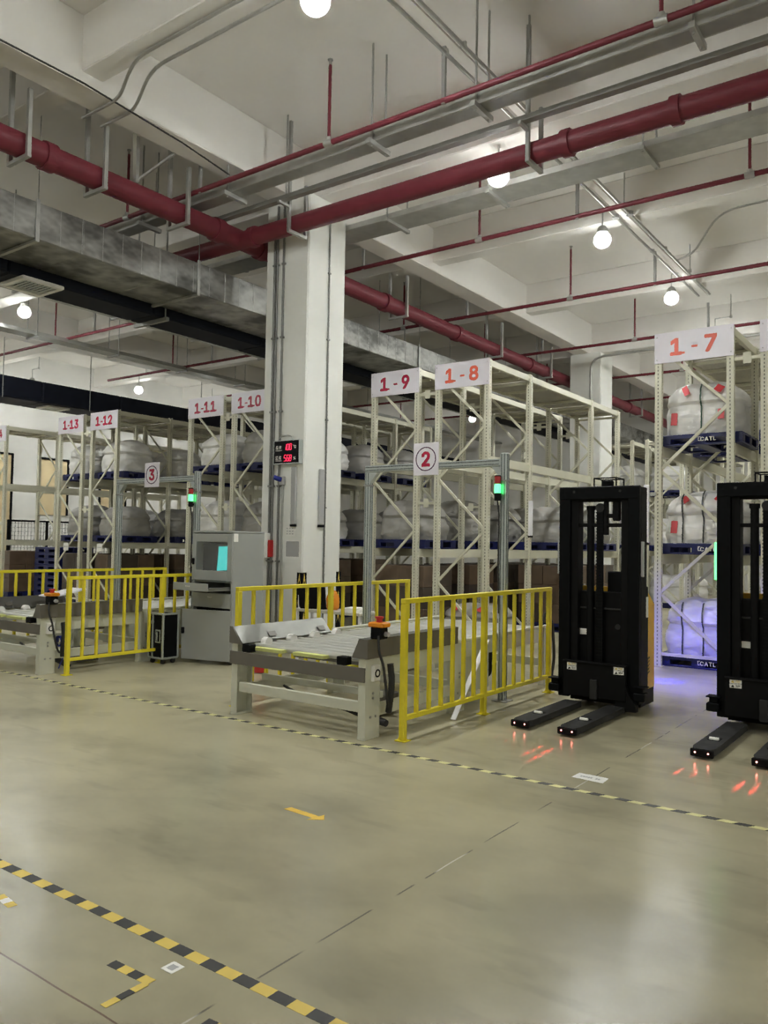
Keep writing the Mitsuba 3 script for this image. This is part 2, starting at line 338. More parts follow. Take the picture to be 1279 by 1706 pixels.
part(cat(*[box(-7.965+i*.052, -7.935+i*.052, COLY-.0045, COLY-.003, z, z+.014) for i in range(3) for z in (1.705, 1.745, 1.785)]), 'grey', k, 'print')
k = thing('notice', 'grey framed sheet on the white column below the notice', 'notice'); part(box(-7.99, -7.69, COLY-.004, COLY, 1.36, 1.63), 'paper', k); part(box(-7.965, -7.715, COLY-.006, COLY-.004, 1.385, 1.605), 'grey', k, 'sheet')
k = thing('alarm_box', 'white and red alarm box on the column beside the grey computer cabinet', 'alarm'); part(cbox(-8.40, -8.26, COLY-.10, COLY, 1.35, 1.72, .01), 'paper', k, 'case'); part(cbox(-8.26, -8.22, COLY-.09, COLY, 1.37, 1.62, .008), 'redpaint', k, 'side_panel')

# ------------------------------------------------------------------ lamps
lamp_dome = mikit.ply(revolve([(LAMP_R*math.sin(a), -LAMP_R*.95*math.cos(a)) for a in np.linspace(0, 1.32, 9)], 20), 'mat_paper', True)
lamp_upper = mikit.ply(revolve([(LAMP_R*math.sin(a), -LAMP_R*.95*math.cos(a)) for a in np.linspace(1.32, 2.55, 8)], 20), 'mat_paper', True)
lamp_cap = mikit.ply(revolve([(0, .02), (.05, .02), (.085, -.03), (.095, -.085), (.085, -.09), (.0, -.07)], 20), 'mat_galv', 40)
lamp_rod = mikit.ply(cyl((0, 0, 0), (0, 0, .30), .012, 10), 'mat_galv', 40)
lamp_arm = mikit.ply(cat(cyl((0, 0, .3), (.35, 0, .3), .012, 10), cyl((.35, 0, .3), (.35, 0, .82), .012, 10), cyl((.35, 0, .27), (.35, 0, .33), .03, 10)), 'mat_galv', 40)
LAMPS = [(-4.71, 5.25), (-4.775, 8.87), (-4.65, 12.13), (-4.63, 15.75), (-4.7, 19.4), (-4.7, 23.0), (-4.7, 26.6), (-4.7, 1.65), (-4.7, -2.0),
         (-16.53, 9.19), (-16.5, 5.5), (-16.5, 1.9), (-16.5, -2.0), (-15.5, 26.9), (-21.94, 16.2), (-22.8, 13.0), (-22.8, 9.4), (-22.8, 19.8),
         (7.1, -2.0), (7.1, 1.65), (7.1, 5.25), (7.1, 9.2), (7.1, 12.8), (7.1, 16.4), (7.1, 20.0)]
WHERE = {0: 'at the top edge of the photo', 1: 'just below the thick red pipe', 2: 'second in the row above rack 1-7, below the grey conduits', 3: 'just above the sign 1-7', 9: 'beyond the silver duct at far left', 13: 'seen through the open rack 1-8', 14: 'beyond the navy duct, above the racks 1-12 and 1-11'}
for i, (x, y) in enumerate(LAMPS):
    k = thing('ceiling_lamp', 'bright round ceiling lamp '+WHERE.get(i, f'in the row {"over the left racks" if x < -10 else "over the aisle" if x < 0 else "on the right"}, {["1st","2nd","3rd","4th","5th","6th","7th","8th","9th","10th"][i%9]} of it'), 'lamp')
    zl = 6.2 if x == -22.8 else 6.3 if x == -4.775 else 6.5; put({**lamp_dome, 'to_world': at(x, y, zl), 'emitter': emit((.97, 1.0, .965), LAMP_RADIANCE)}, k, 'diffuser'); put({**lamp_upper, 'to_world': at(x, y, zl), 'emitter': emit((.97, 1.0, .965), 4.0)}, k, 'upper_shell')
    put({**lamp_cap, 'to_world': at(x, y, zl+LAMP_R+.06)}, k, 'cap'); put({**lamp_rod, 'to_world': at(x, y, zl+.18)}, k, 'stem')
    put({**lamp_arm, 'to_world': at(x, y, zl+.18)}, k, 'bracket')

# ------------------------------------------------------------------ overhead pipes, trays, ducts
def pipe_b(name, y, z, r, x0, x1, label, m='red', joints=(), n=16):
    k = thing(name, label, 'pipe'); part(tube([(x0, y, z), (x1, y, z)], r, n), m, k, 'pipe_run', 40)
    for x in joints: part(cyl((x-.05, y, z), (x+.05, y, z), r*1.22, n), m, k, 'coupling', 40)
    return k
# thick main across (in front of the column) and thick main running away
PY, PZ = 8.19, 6.09
PIPES = k = pipe_b('main_pipe', PY, PZ, .125, -10.9, 11, 'thick red main pipes, one crossing in front of the column, one running away', joints=(-3.55, -2.36, .5, 3.5, -8.45))
for x in (-2.36,): part(tube([(x, PY+.135*math.cos(a), PZ+.135*math.sin(a)) for a in np.linspace(0, 2*np.pi, 24)], .014, 6), 'galv', k, 'ring_clamp', 40)
def hang(k, x, y, z0, z1, w=.05, m='galvdark', name='hanger_rod'):
    return part(cbox(x-w/2, x+w/2, y-w/2, y+w/2, z0, z1, .003), m, k, name)
for x in (-7.6, -3.95, -.6, 2.5):
    hang(k, x, PY+.17, PZ-.17, 6.70, .045); hang(k, x, PY-.17, PZ-.17, ZC, .045); part(cbox(x-.025, x+.025, PY-.19, PY+.19, PZ-.17, PZ-.125, .003), 'galv', k, 'trapeze')
AX, AZ = -8.78, 6.12
k = PIPES; part(tube([(AX, -7.5, AZ), (AX, 33, AZ)], .145, 18), 'red', k, 'branch_run', 40, label='thicker red pipe running away beside the column')
for y in (5.1, 7.75, 8.65, 11.9, 14.5, 18.0, 25.2): part(cyl((AX, y-.07, AZ), (AX, y+.07, AZ), .172, 18), 'red', k, 'coupling', 40)
for y in (3.4, 4.75, 5.75, 7.05, 12.35, 16.2, 18.9, 22.5, 26.0):
    for s in (-1, 1): hang(k, AX+s*.2, y, AZ-.2, 6.72 if s > 0 else ZC, .05, 'galv')
    part(cbox(AX-.23, AX+.23, y-.025, y+.025, AZ-.2, AZ-.155, .003), 'galv', k, 'trapeze')
part(cat(bar((AX, 6.35, AZ+.16), (AX, 6.35, 6.9), .05, .05), bar((AX, 6.32, AZ+.22), (AX+.36, 6.05, 6.74), .045, .03), bar((AX, 6.38, AZ+.22), (AX+.36, 6.70, 6.74), .045, .03)), 'galv', k, 'seismic_brace')
# sprinkler branches with uprights
BRX = [-18.0, -14.05, -10.08, -6.15, -2.2, 1.75, 5.7]
for i, (y, lab) in enumerate(((7.15, 'thin red sprinkler pipe nearest the viewer, crossing above the grey cable tray'), (10.82, 'thin red sprinkler pipe just behind the white column'),
                              (14.4, 'thin red sprinkler pipe crossing in front of the second ceiling beam'), (18.1, 'thin red sprinkler pipe passing behind the top of sign 1-7'),
                              (21.9, 'thin red sprinkler pipe behind the rear column'), (25.6, 'farthest thin red sprinkler pipe'))):
    k = pipe_b('sprinkler_pipe', y, 6.40, .034, -21, 9, lab, n=10)
    for x in BRX:
        part(cyl((x, y, 6.40), (x, y, 7.36), .020, 8), 'red', k, 'riser', 40)
        part(cat(cyl((x-.06, y, 6.4), (x+.06, y, 6.4), .046, 10), cyl((x, y, 6.4), (x, y, 6.47), .034, 10)), 'galv', k, 'tee', 40)
        part(cat(cyl((x, y, 7.36), (x, y, 7.42), .016, 8), cyl((x, y, 7.42), (x, y, 7.428), .035, 10)), 'galvdark', k, 'sprinkler_head', 40)
        part(cbox(x+1.6, x+1.645, y-.02, y+.02, 6.36, 7.0, .003), 'galvdark', k, 'hanger_rod')
# trays across
k = thing('cable_tray', 'grey steel cable tray under the nearest thin red pipe', 'cable tray')
part(cat(cbox(-12.2, 11, 7.30, 7.32, 6.33, 6.47, .003), cbox(-12.2, 11, 7.51, 7.53, 6.33, 6.47, .003)), 'galv', k, 'side_rail')
part(cbox(-12.2, 11, 7.32, 7.51, 6.33, 6.345, .002), 'galvdark', k, 'tray_bottom')
for x in (-9.9, -8.05, -5.6, -4.2, -1.95, .9): hang(k, x, 7.28, 6.25, ZC, .02); hang(k, x, 7.55, 6.25, ZC, .02); part(cbox(x-.03, x+.03, 7.2, 7.62, 6.27, 6.33, .003), 'galv', k, 'trapeze')
k = thing('cable_tray', 'slim grey trunking between the grey tray and the thick red main pipe', 'cable tray')
part(cbox(-9.3, 11, 7.82, 7.92, 6.30, 6.36, .004), 'galvdark', k, 'trunking')
for x in (-7.6, -3.95, -.6, 2.5): part(cbox(x-.02, x+.02, 7.80, 8.0, 6.26, 6.30, .003), 'galv', k, 'bracket'); hang(k, x+.08, 7.87, 6.36, ZC, .02)
k = thing('cable_tray', 'wide pale grey cable tray passing behind the white column', 'cable tray')
part(cbox(-10.9, 11, 9.42, 9.86, 6.42, 6.435, .003), 'galv', k, 'tray_bottom'); part(cat(cbox(-10.9, 11, 9.40, 9.42, 6.42, 6.50, .003), cbox(-10.9, 11, 9.86, 9.88, 6.42, 6.50, .003)), 'galv', k, 'side_rail')
for x in (-6.9, -5.2, -3.1, -.9): hang(k, x, 9.38, 6.36, ZC, .02); hang(k, x, 9.90, 6.36, ZC, .02); part(cbox(x-.03, x+.03, 9.33, 9.95, 6.37, 6.42, .003), 'galv', k, 'trapeze')
# conduits to the lamps, running away under the beams
for x, lab in ((-4.42, 'left one of the two steel conduits running away to the lamps'), (-4.20, 'right one of the two steel conduits running away to the lamps')):
    k = conduit('conduit', [(x, -5, 6.815), (x, 16.9, 6.815)] + ([] if x < -4.3 else []), .022, lab, 'galv')
    for y in (5.25, 9.2, 12.1, 15.7): part(cyl((x, y, 6.785), (x, y, 6.845), .055, 14), 'galvdark', k, 'junction_box', 40)
    for y in (1.4, 3, 7, 10.6, 13.9): part(cbox(x-.035, x+.035, y-.015, y+.015, 6.80, 6.855, .003), 'galv', k, 'clip')
k = thing('raceway', 'pale steel strip between the two conduits that feed the lamps', 'raceway'); part(cbox(-4.36, -4.26, -5, 17, 6.82, 6.848, .003), 'ceiling', k)
conduit('conduit', arc([(-4.2, 14.6, 6.82), (-3.9, 14.6, 6.9), (-3.4, 14.3, 7.42), (-2.2, 14.3, 7.45), (3, 14.3, 7.45)], .3), .018, 'bent grey conduit climbing to the ceiling above sign 1-7', 'galv')
conduit('conduit', arc([(-7.9, 19.86, 4.3), (-7.9, 19.86, 6.55), (-3, 19.86, 6.6)], .35), .03, 'grey conduit bending over the top of the rear column', 'galv')
for dx, lab in ((0.0, 'upper one of the two bent conduits crossing the ceiling at top left'), (.28, 'lower one of the two bent conduits crossing the ceiling at top left')):
    conduit('conduit', arc([(-8.55, 5.40+dx*.9, 6.665), (-7.95, 5.40+dx*.9, 6.665), (-7.75, 5.36+dx*.8, 6.67), (-7.25, 5.17+dx*.8, 6.815), (3, 5.17+dx*.8, 6.815)], .3), .019, lab, 'galv')
conduit('cable', [(-7.93, -2, 6.69), (-7.93, 2, 6.66), (-7.93, 5, 6.69), (-7.93, 6.4, 6.60), (-7.93, 7.2, 6.5)], .010, 'thin black cable along the underside of the main ceiling beam', 'rubber', 6, 'cable')
# ducts
DX0, DX1, DZ0, DZ1 = -10.45, -9.40, 5.345, 5.82
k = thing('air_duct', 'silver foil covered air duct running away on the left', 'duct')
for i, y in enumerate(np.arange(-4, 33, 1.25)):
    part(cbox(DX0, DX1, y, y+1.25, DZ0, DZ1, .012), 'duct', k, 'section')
part(cat(*[cat(cbox(DX1-.002, DX1+.004, y-.004, y+.004, DZ0, DZ1, .001)) for y in np.arange(-3.7, 32, .3125)]), 'galv', k, 'seam', stuff=True)
for y in (3.2, 5.35, 7.95, 11.0, 14.0, 17.0, 20.0):
    part(cat(cbox(DX1+.005, DX1+.03, y-.025, y+.025, DZ0-.04, DZ1+.03, .003), cbox(DX0-.03, DX1+.03, y-.025, y+.025, DZ0-.04, DZ0-.003, .003)), 'galv', k, 'strap')
    part(cat(cbox(DX1+.012, DX1+.022, y-.005, y+.005, DZ1+.03, ZC, .001), cbox(DX0-.022, DX0-.012, y-.005, y+.005, DZ0-.04, ZC, .001)), 'galvdark', k, 'hanger_rod')
k = thing('air_duct', 'navy black insulated duct beside the silver duct', 'duct')
for y in np.arange(-4, 33, 2.4): part(cbox(-11.15, -10.50, y, y+2.4, 5.20, 5.78, .03), 'navy', k, 'section')
for y in (4.9, 8.2, 11.4, 15): part(cbox(-11.25, -10.4, y-.03, y+.03, 5.14, 5.20, .003), 'galvdark', k, 'trapeze'); part(cat(cbox(-11.22, -11.20, y-.01, y+.01, 5.2, ZC, .002), cbox(-10.48, -10.455, y-.01, y+.01, 5.2, ZC, .002)), 'galvdark', k, 'hanger_rod')
k = thing('air_duct', 'farther navy black duct over the racks on the left', 'duct')
for y in np.arange(2, 33, 2.4): part(cbox(-20.9, -19.8, y, y+2.4, 5.18, 5.74, .03), 'navy', k, 'section')
for y in (6, 10.5, 13, 17, 22): part(cbox(-19.795, -19.775, y-.01, y+.01, 5.16, 6.7, .002), 'galvdark', k, 'hanger_rod')
def diffuser(x, y, z, lab):
    k = thing('air_vent', lab, 'vent'); s = .31
    part(cat(cbox(x-s, x+s, y-s, y-s+.06, z-.05, z, .003), cbox(x-s, x+s, y+s-.06, y+s, z-.05, z, .003), cbox(x-s, x-s+.06, y-s, y+s, z-.05, z, .003), cbox(x+s-.06, x+s, y-s, y+s, z-.05, z, .003)), 'paper', k, 'frame')
    for i in range(8): part(bar((x-.26, y-.21+i*.06, z-.03), (x+.26, y-.21+i*.06, z-.03), .04, .006), 'alu', k, 'slat')
diffuser(-10.72, 6.06, 5.20, 'square white air vent under the navy duct at far left')
diffuser(-20.3, 12.2, 5.18, 'square air vent under the farther navy duct')
for j, (x, z, y0, y1) in enumerate(((-13.2, 6.25, 6, 33), (-14.6, 6.35, 7, 33), (-17.6, 6.30, 9, 33))):
    k = thing('cable_tray', f'{["nearest","middle","farthest"][j]} of the three grey trays running away beyond the ducts', 'cable tray')
    part(cat(cbox(x-.2, x-.185, y0, y1, z, z+.09, .002), cbox(x+.185, x+.2, y0, y1, z, z+.09, .002), cbox(x-.185, x+.185, y0, y1, z, z+.012, .002)), 'galv', k, 'tray_run')
    for y in np.arange(y0+1, 24, 2.2): part(cat(cbox(x-.22, x-.205, y-.01, y+.01, z-.05, ZC, .002), cbox(x+.205, x+.22, y-.01, y+.01, z-.05, ZC, .002), cbox(x-.24, x+.24, y-.02, y+.02, z-.05, z, .002)), 'galvdark', k, 'hanger')
# smoke detectors
for x, y, lab in ((-12.6, 12.0, 'dark round detector on the ceiling beyond the navy duct'),):
    k = thing('smoke_detector', lab, 'detector'); part(moved(revolve([(0, 0), (.05, 0), (.06, -.02), (.05, -.05), (0, -.06)], 16), (x, y, ZC)), 'grey', k, smooth=40)

# ------------------------------------------------------------------ pallet racks
FR = [10.94, 12.41, 15.19, 16.69]
LV = [(1.52, .14), (3.00, .14)]
TOP = 4.52
def post_mesh(h, w=.09, d=.075):
    """upright with front slots: uv runs across (u) and up (v)."""
    vs, fs, uv = [], [], []
    prof = [(-w/2, 0), (w/2, 0), (w/2, d), (w*.28, d), (w*.28, d*.72), (-w*.28, d*.72), (-w*.28, d), (-w/2, d)]
    for i in range(len(prof)):
        a, b = prof[i], prof[(i+1) % len(prof)]; o = len(vs)
        L = math.hypot(b[0]-a[0], b[1]-a[1]); ok = L > .05
        for q, u in ((a, 0.), (b, 1.)):
            for z in (0., h): vs.append((q[0], q[1], z)); uv.append((u if ok else -5., z))
        fs += [(o, o+2, o+3), (o, o+3, o+1)]
    o = len(vs)
    for q in prof: vs.append((q[0], q[1], h)); uv.append((-5, 0))
    for t in ((0, 1, 2), (0, 2, 3), (0, 3, 4), (0, 4, 5), (0, 5, 6), (0, 6, 7)): fs.append(tuple(o+i for i in t))
    return trimesh.Trimesh(vs, fs, process=False), np.array(uv)
_pm, _puv = post_mesh(TOP)
POST_F = mikit.ply(_pm, 'mat_post', False, uv=_puv)
FOOT = mikit.ply(cbox(-.065, .065, -.03, .105, 0, .012, .002), 'mat_cream')
_pm2, _puv2 = post_mesh(TOP)
_BR = {}
def brace(w, up, dz):
    key = (round(w, 2), up, round(dz, 2))
    if key not in _BR: _BR[key] = mikit.ply(bar((0, 0, 0 if up else dz), (w, 0, dz if up else 0), .028, .042, c=.003), 'mat_cream')
    return _BR[key]
_BM = {}
END = {h: mikit.ply(cbox(-.03, .032, -.002, .006, -.03, h+.03, .002), 'mat_cream') for h in (.10, .14)}
def beam_mesh(L, h):
    key = (round(L, 2), h)
    if key not in _BM:
        prof = [(-.025, 0), (.025, 0), (.025, h), (-.005, h), (-.005, h-.03), (-.025, h-.03)]
        _BM[key] = (mikit.ply(prism(prof, 'y', .0, L), 'mat_cream'), END[h])
    return _BM[key]
_DK = {}
def deck_mesh(w, L):
    key = (round(w, 2), round(L, 2))
    if key not in _DK:
        n = int(L/.105); ms = [box(0, w, i*L/n+.008, (i+1)*L/n-.006, 0, .02) for i in range(n)]
        _DK[key] = (mikit.ply(cat(*ms), 'mat_deck'), mikit.ply(cbox(0, w, -.02, .02, -.05, -.002, .003), 'mat_cream'))
    return _DK[key]
ZZ = [.17, .99, 1.83, 2.66, 3.50, 4.34]
def rack(sign, x0, x1, frames, label, near=True, deck=True, signmat='signred', gap=.12, right_h=.215):
    k = thing('pallet_rack', label, 'rack'); w = x1-x0
    for y in frames:
        for x in (x0+.045, x1-.045):
            p = put({**POST_F, 'to_world': at(x, y, 0.002)}, k, 'post'); put({**FOOT, 'to_world': at(x, y, 0)}, p, 'foot_plate')
        for i in range(5):
            up = i % 2 == 1      # from (R, .17) to (L, .99) and so on
            put({**brace(w-.13, not (i % 2 == 0), ZZ[i+1]-ZZ[i]), 'to_world': at(x0+.065, y+.037, ZZ[i])}, k, 'diagonal_brace')
        for z in (.17, 4.40): put({**mikit.ply(bar((0, 0, 0), (w-.13, 0, 0), .028, .042, c=.003), 'mat_cream'), 'to_world': at(x0+.065, y+.037, z)} if ('h', round(w, 2)) not in _BR else {**_BR[('h', round(w, 2))], 'to_world': at(x0+.065, y+.037, z)}, k, 'horizontal_brace')
    for ya, yb in zip(frames[:-1], frames[1:]):
        L = yb-ya-.075
        for (zt, h) in LV+[(TOP, .10)]:
            bm, cl = beam_mesh(L, h)
            for x in (x0+.045, x1-.045):
                b = put({**bm, 'to_world': at(x, ya+.075, zt-h)}, k, 'beam'); put({**cl, 'to_world': at(x, ya+.075, zt-h)}, b, 'end_plate'); put({**cl, 'to_world': at(x, ya+.071+L, zt-h)}, b, 'end_plate')
        if deck:
            dk, cr = deck_mesh(w-.10, L); put({**dk, 'to_world': at(x0+.05, ya+.075, TOP-.075)}, k, 'top_deck')
            for t in (.25, .75): put({**cr, 'to_world': at(x0+.05, ya+.075+L*t, TOP-.08)}, k, 'deck_bearer')
    if sign:
        sb = part(cbox(x0-.005, x1+.005, frames[0]-.012, frames[0]-.002, 4.12, 4.535, .002), 'signwhite', k, 'sign_board', label=f'white board reading {sign}')
        for m in writing(sign, right_h, (x0+x1)/2, frames[0]-.012, 4.325, gap=gap, bold=2, each=True): part(m, signmat, sb, 'figure')
        for x in (x0+.03, x1-.03):
            for z in (4.17, 4.48): part(cyl((x, frames[0]-.016, z), (x, frames[0]-.012, z), .008, 8), 'galvdark', sb, 'screw')
    return k
RX = {'1-6': (-2.10, -1.10), '1-7': (-3.435, -2.42), '1-8': (-7.005, -6.005), '1-9': (-8.315, -7.325), '1-10': (-11.81, -10.81), '1-11': (-13.11, -12.05), '1-12': (-16.58, -15.54), '1-13': (-17.91, -16.87), '1-14': (-21.35, -20.35)}
for s, (a, b) in RX.items():
    rack(s if '1-1' not in s[:3] or len(s) > 3 else s, a, b, FR, f'cream steel pallet rack under the white sign {s}', signmat='signorange' if s in ('1-7', '1-8', '1-6') else 'signred', gap=.42 if len(s) == 3 else .06, right_h=.21 if len(s) == 3 else .2)
REAR = {'1-9': (21.5, [21.5, 23.0, 25.8, 28.6]), '1-8': (21.5, [21.5, 23.0, 25.8, 28.6])}
for s, (y, fr) in REAR.items(): rack('', *RX[s], fr, f'farther cream pallet rack, in line behind the rack marked {s}', deck=True)
# ties between the back-to-back racks
for a, b in (('1-9', '1-8'), ('1-11', '1-10'), ('1-13', '1-12'), ('1-7', '1-6')):
    k = thing('rack_tie', f'cream spacer bars joining racks {a} and {b}', 'spacer bar')
    for y in FR:
        for z in (2.25, 4.05):
            p = part(cbox(RX[a][1]-.002, RX[b][0]+.002, y+.015, y+.055, z, z+.045, .003), 'cream', k, 'spacer')
            part(cbox((RX[a][1]+RX[b][0])/2-.05, (RX[a][1]+RX[b][0])/2+.05, y+.008, y+.014, z-.05, z+.095, .002), 'cream', k, 'gusset')

# pallets, bags, cartons
PW, PD, PH = 1.10, 1.00, .15
def pallet_mesh():
    ms = []
    for i in range(5): ms.append(cbox(-PW/2, PW/2, -PD/2+i*PD/5+.006, -PD/2+(i+1)*PD/5-.006, PH-.035, PH, .006))
    ms.append(cbox(-PW/2, PW/2, -PD/2, -PD/2+.05, PH-.06, PH-.005, .006)); ms.append(cbox(-PW/2, PW/2, PD/2-.05, PD/2, PH-.06, PH-.005, .006))
    for x in (-PW/2, -.09, PW/2-.18):
        for y in (-PD/2, -.08, PD/2-.16): ms.append(cbox(x, x+.18, y, y+.16, .02, PH-.03, .008))
        ms.append(cbox(x, x+.18, -PD/2, PD/2, 0, .025, .005))
    for y in (-PD/2, PD/2-.1): ms.append(cbox(-PW/2, PW/2, y, y+.1, 0, .025, .005))
    return cat(*ms)
PALLET = mikit.ply(pallet_mesh(), 'mat_blue')
PTEXT = mikit.ply(writing('CATL', .05, .12, -PD/2-.0005, .075, gap=.15, depth=.002, serif=False), 'mat_paper')
PMARK = mikit.ply(cat(box(-.01, .0, -PD/2-.002, -PD/2, .05, .11), box(.0, .025, -PD/2-.002, -PD/2, .05, .06), box(.0, .025, -PD/2-.002, -PD/2, .10, .11)), 'mat_paper')
def bag_mesh(seed, h=.78, lobes=2, w=1.02, d=.94):
    rng = np.random.default_rng(seed); nu, nv = 84, 32
    th = np.arange(nu)*2*np.pi/nu; V = []
    prof = lambda t: (.93+.07*math.sin(math.pi*min(1, t/.55))) if t < .55 else max(.0, 1-((t-.55)/.45)**2.4)**.5
    off = rng.uniform(0, 50, 3)
    for i in range(nv+1):
        t = i/nv; s = prof(t); z = h*t
        ex = 4.5-2.0*t
        c, q = np.cos(th), np.sin(th); r = (np.abs(c)**ex+np.abs(q)**ex)**(-1/ex)
        x, y = r*c*w/2*s, r*q*d/2*s
        crease = 1-.05*np.exp(-(x/.045)**2)*(lobes == 2)-.035*(np.exp(-((x-.22)/.03)**2)+np.exp(-((x+.24)/.03)**2))*(lobes == 3)
        zz = np.full(nu, z)
        P = np.stack([x, y, zz], 1)
        nn = meshkit.fbm(P*5+off, 4, seed)-.5; n2 = meshkit.fbm(P*np.array([9, 9, 3.])+off, 3, seed+5)-.5
        rg = 1-np.abs(2*meshkit.fbm(P*np.array([4, 4, 6.])+off+9, 3, seed+8)-1); g = 1+.09*nn+.05*n2+.05*(rg**3-.3)
        waist = 1-.02*math.exp(-((t-.42)/.05)**2)
        z2 = zz*(1+.05*(meshkit.noise(P*3.3+off, seed)-.5)*(t > .2))-(.05*h*np.exp(-(x/.10)**2)*(t > .6) if lobes == 2 else 0)
        V.append(np.stack([x*g*crease*waist, y*g*crease*waist, z2], 1))
    V = np.vstack(V); F = []
    for i in range(nv):
        for j in range(nu):
            k = (j+1) % nu; a, b, c, e = i*nu+j, i*nu+k, (i+1)*nu+k, (i+1)*nu+j; F += [[a, b, c], [a, c, e]]
    V = np.vstack([V, [[0, 0, 0]]]); F += [[len(V)-1, (j+1) % nu, j] for j in range(nu)]
    m = trimesh.Trimesh(V, F, process=False)
    return m
def strap_mesh(bag, x, w=.018, h=.78):
    """a dark band lying on the bag's front: follows its surface."""
    v = bag.vertices; pts = []
    for z in np.linspace(.01, h*.97, 16):
        sel = v[(np.abs(v[:, 0]-x) < .10) & (np.abs(v[:, 2]-z) < .05) & (v[:, 1] < 0)]
        if len(sel): pts.append((x+.012*math.sin(z*7), sel[:, 1].min()-.004, z))
    return cat(*[bar(pts[i], pts[i+1], w, .005, (0, 1, 0), .001) for i in range(len(pts)-1)])
def label_mesh(bag, x, z, w, h, tilt=0.0):
    v = bag.vertices; sel = v[(np.abs(v[:, 0]-x) < .07) & (np.abs(v[:, 2]-z) < .06) & (v[:, 1] < 0)]
    y = sel[:, 1].min(); m = cbox(-w/2, w/2, -.004, .0, -h/2, h/2, .001)
    sl = v[(np.abs(v[:, 0]-x) < .07) & (np.abs(v[:, 2]-z-.08) < .05) & (v[:, 1] < 0)]
    lean = math.atan2((sl[:, 1].min()-y), .08) if len(sl) else 0
    return moved(m, (x, y-.002, z), 0, -lean, tilt)
BAGS = []
for i in range(5):
    bm = bag_mesh(11+i, h=(.78, .74, .80, .70, .76)[i], lobes=(2, 3, 2, 3, 2)[i]); P = Proto()
    P.add(bm, 'bag', None, 50); BAGS.append((P, bm))
BAGD = []
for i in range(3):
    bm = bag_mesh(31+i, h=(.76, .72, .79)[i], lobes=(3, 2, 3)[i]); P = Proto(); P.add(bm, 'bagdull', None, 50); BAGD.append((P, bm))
SP = [11.60, 13.13, 14.47, 15.95]
ORD = ['nearest', 'second', 'third', 'farthest']; LVN = {0: 'bottom', 1: 'middle', 2: 'top'}
LZ = [0.0, 1.52, 3.00]
def pallet(x, y, z, lab, text=False):
    k = thing('pallet', lab, 'pallet'); put({**PALLET, 'to_world': at(x, y, z)}, k)
    if text: put({**PTEXT, 'to_world': at(x, y, z)}, k, 'lettering'); put({**PMARK, 'to_world': at(x, y, z)}, k, 'mark')
    return k
def bag(x, y, z, lab, kind=0, sz=1.0, dull=False, rz=0.0, straps=False, tags=False):
    P, bm = (BAGD if dull else BAGS)[kind % (3 if dull else 5)]
    k = thing('bulk_bag', lab, 'bag'); tw = at(x, y, z, rz) @ T().scale([1, 1, sz]); P.stamp(k, tw)
    key = (dull, kind % (3 if dull else 5))
    if straps:
        for sx in ((-.22, .05, .3) if straps == 2 else (0.02,)):
            put({**mikit.ply(strap_mesh(bm, sx, h=.74), 'mat_strapgreen' if straps == 1 else 'mat_strap'), 'to_world': tw}, k, 'strap', label='dark strap')
    if tags:
        for (tx, tz, w, h, t) in ((-.33, .22, .085, .17, .05), (-.18, .60, .08, .17, -.5), (.28, .25, .085, .14, 0), (.25, .60, .1, .12, .5)):
            put({**mikit.ply(label_mesh(bm, tx, tz, w, h, t), 'mat_redlabel'), 'to_world': tw}, k, 'tag', label='red tag')
    return k
rng = np.random.default_rng(5)
LOADS = {  # rack: {level: slots}
    '1-6': {1: [0], 2: [0]}, '1-7': {0: [0], 1: [0, 1], 2: [0, 1]},
    '1-9': {1: [0, 1, 2, 3]}, '1-8': {1: [2, 3]},
    '1-10': {1: [0, 1, 2, 3], 2: [0, 1, 2, 3]}, '1-11': {1: [0], 2: [0, 3]},
    '1-12': {1: [0, 1], 2: [0, 1, 2]}, '1-13': {1: [0, 1], 2: [0, 1]}}
for s, lv in LOADS.items():
    xc = sum(RX[s])/2+(.03 if s == '1-7' else 0)
    for l, slots in lv.items():
        for j in slots:
            near = s in ('1-6', '1-7')
            where = f'the {LVN[l]} level of rack {s}, {ORD[j]} pallet place'
            pallet(xc, SP[j], LZ[l], f'blue plastic pallet, {LVN[l]} level of rack {s}, {ORD[j]} pallet place', near and j == 0)
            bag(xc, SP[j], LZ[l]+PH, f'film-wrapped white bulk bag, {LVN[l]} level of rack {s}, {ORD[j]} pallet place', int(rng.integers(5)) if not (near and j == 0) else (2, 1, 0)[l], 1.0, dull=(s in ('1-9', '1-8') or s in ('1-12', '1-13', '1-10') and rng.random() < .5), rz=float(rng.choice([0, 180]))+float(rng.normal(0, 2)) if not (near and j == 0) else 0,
                straps=(2 if l < 2 else 1) if near and j == 0 else 0, tags=near and j == 0 and l > 0)
for s, lv in {'1-9': {1: [0, 1], 2: [0, 1], 0: [0]}, '1-8': {0: [0, 1], 1: [0, 1], 2: [0]}}.items():
    for l, slots in lv.items():
        for j in slots:
            where = f'the {LVN[l]} level of the farther rack behind {s}, {ORD[j]} pallet place'; y = (22.2, 23.75, 25.05, 26.5)[j]
            pallet(sum(RX[s])/2, y, LZ[l], f'blue pallet, {LVN[l]} level of the farther rack behind {s}, {ORD[j]} place'); bag(sum(RX[s])/2, y, LZ[l]+PH, f'film-wrapped white bulk bag, {LVN[l]} level of the farther rack behind {s}, {ORD[j]} place', int(rng.integers(5)))
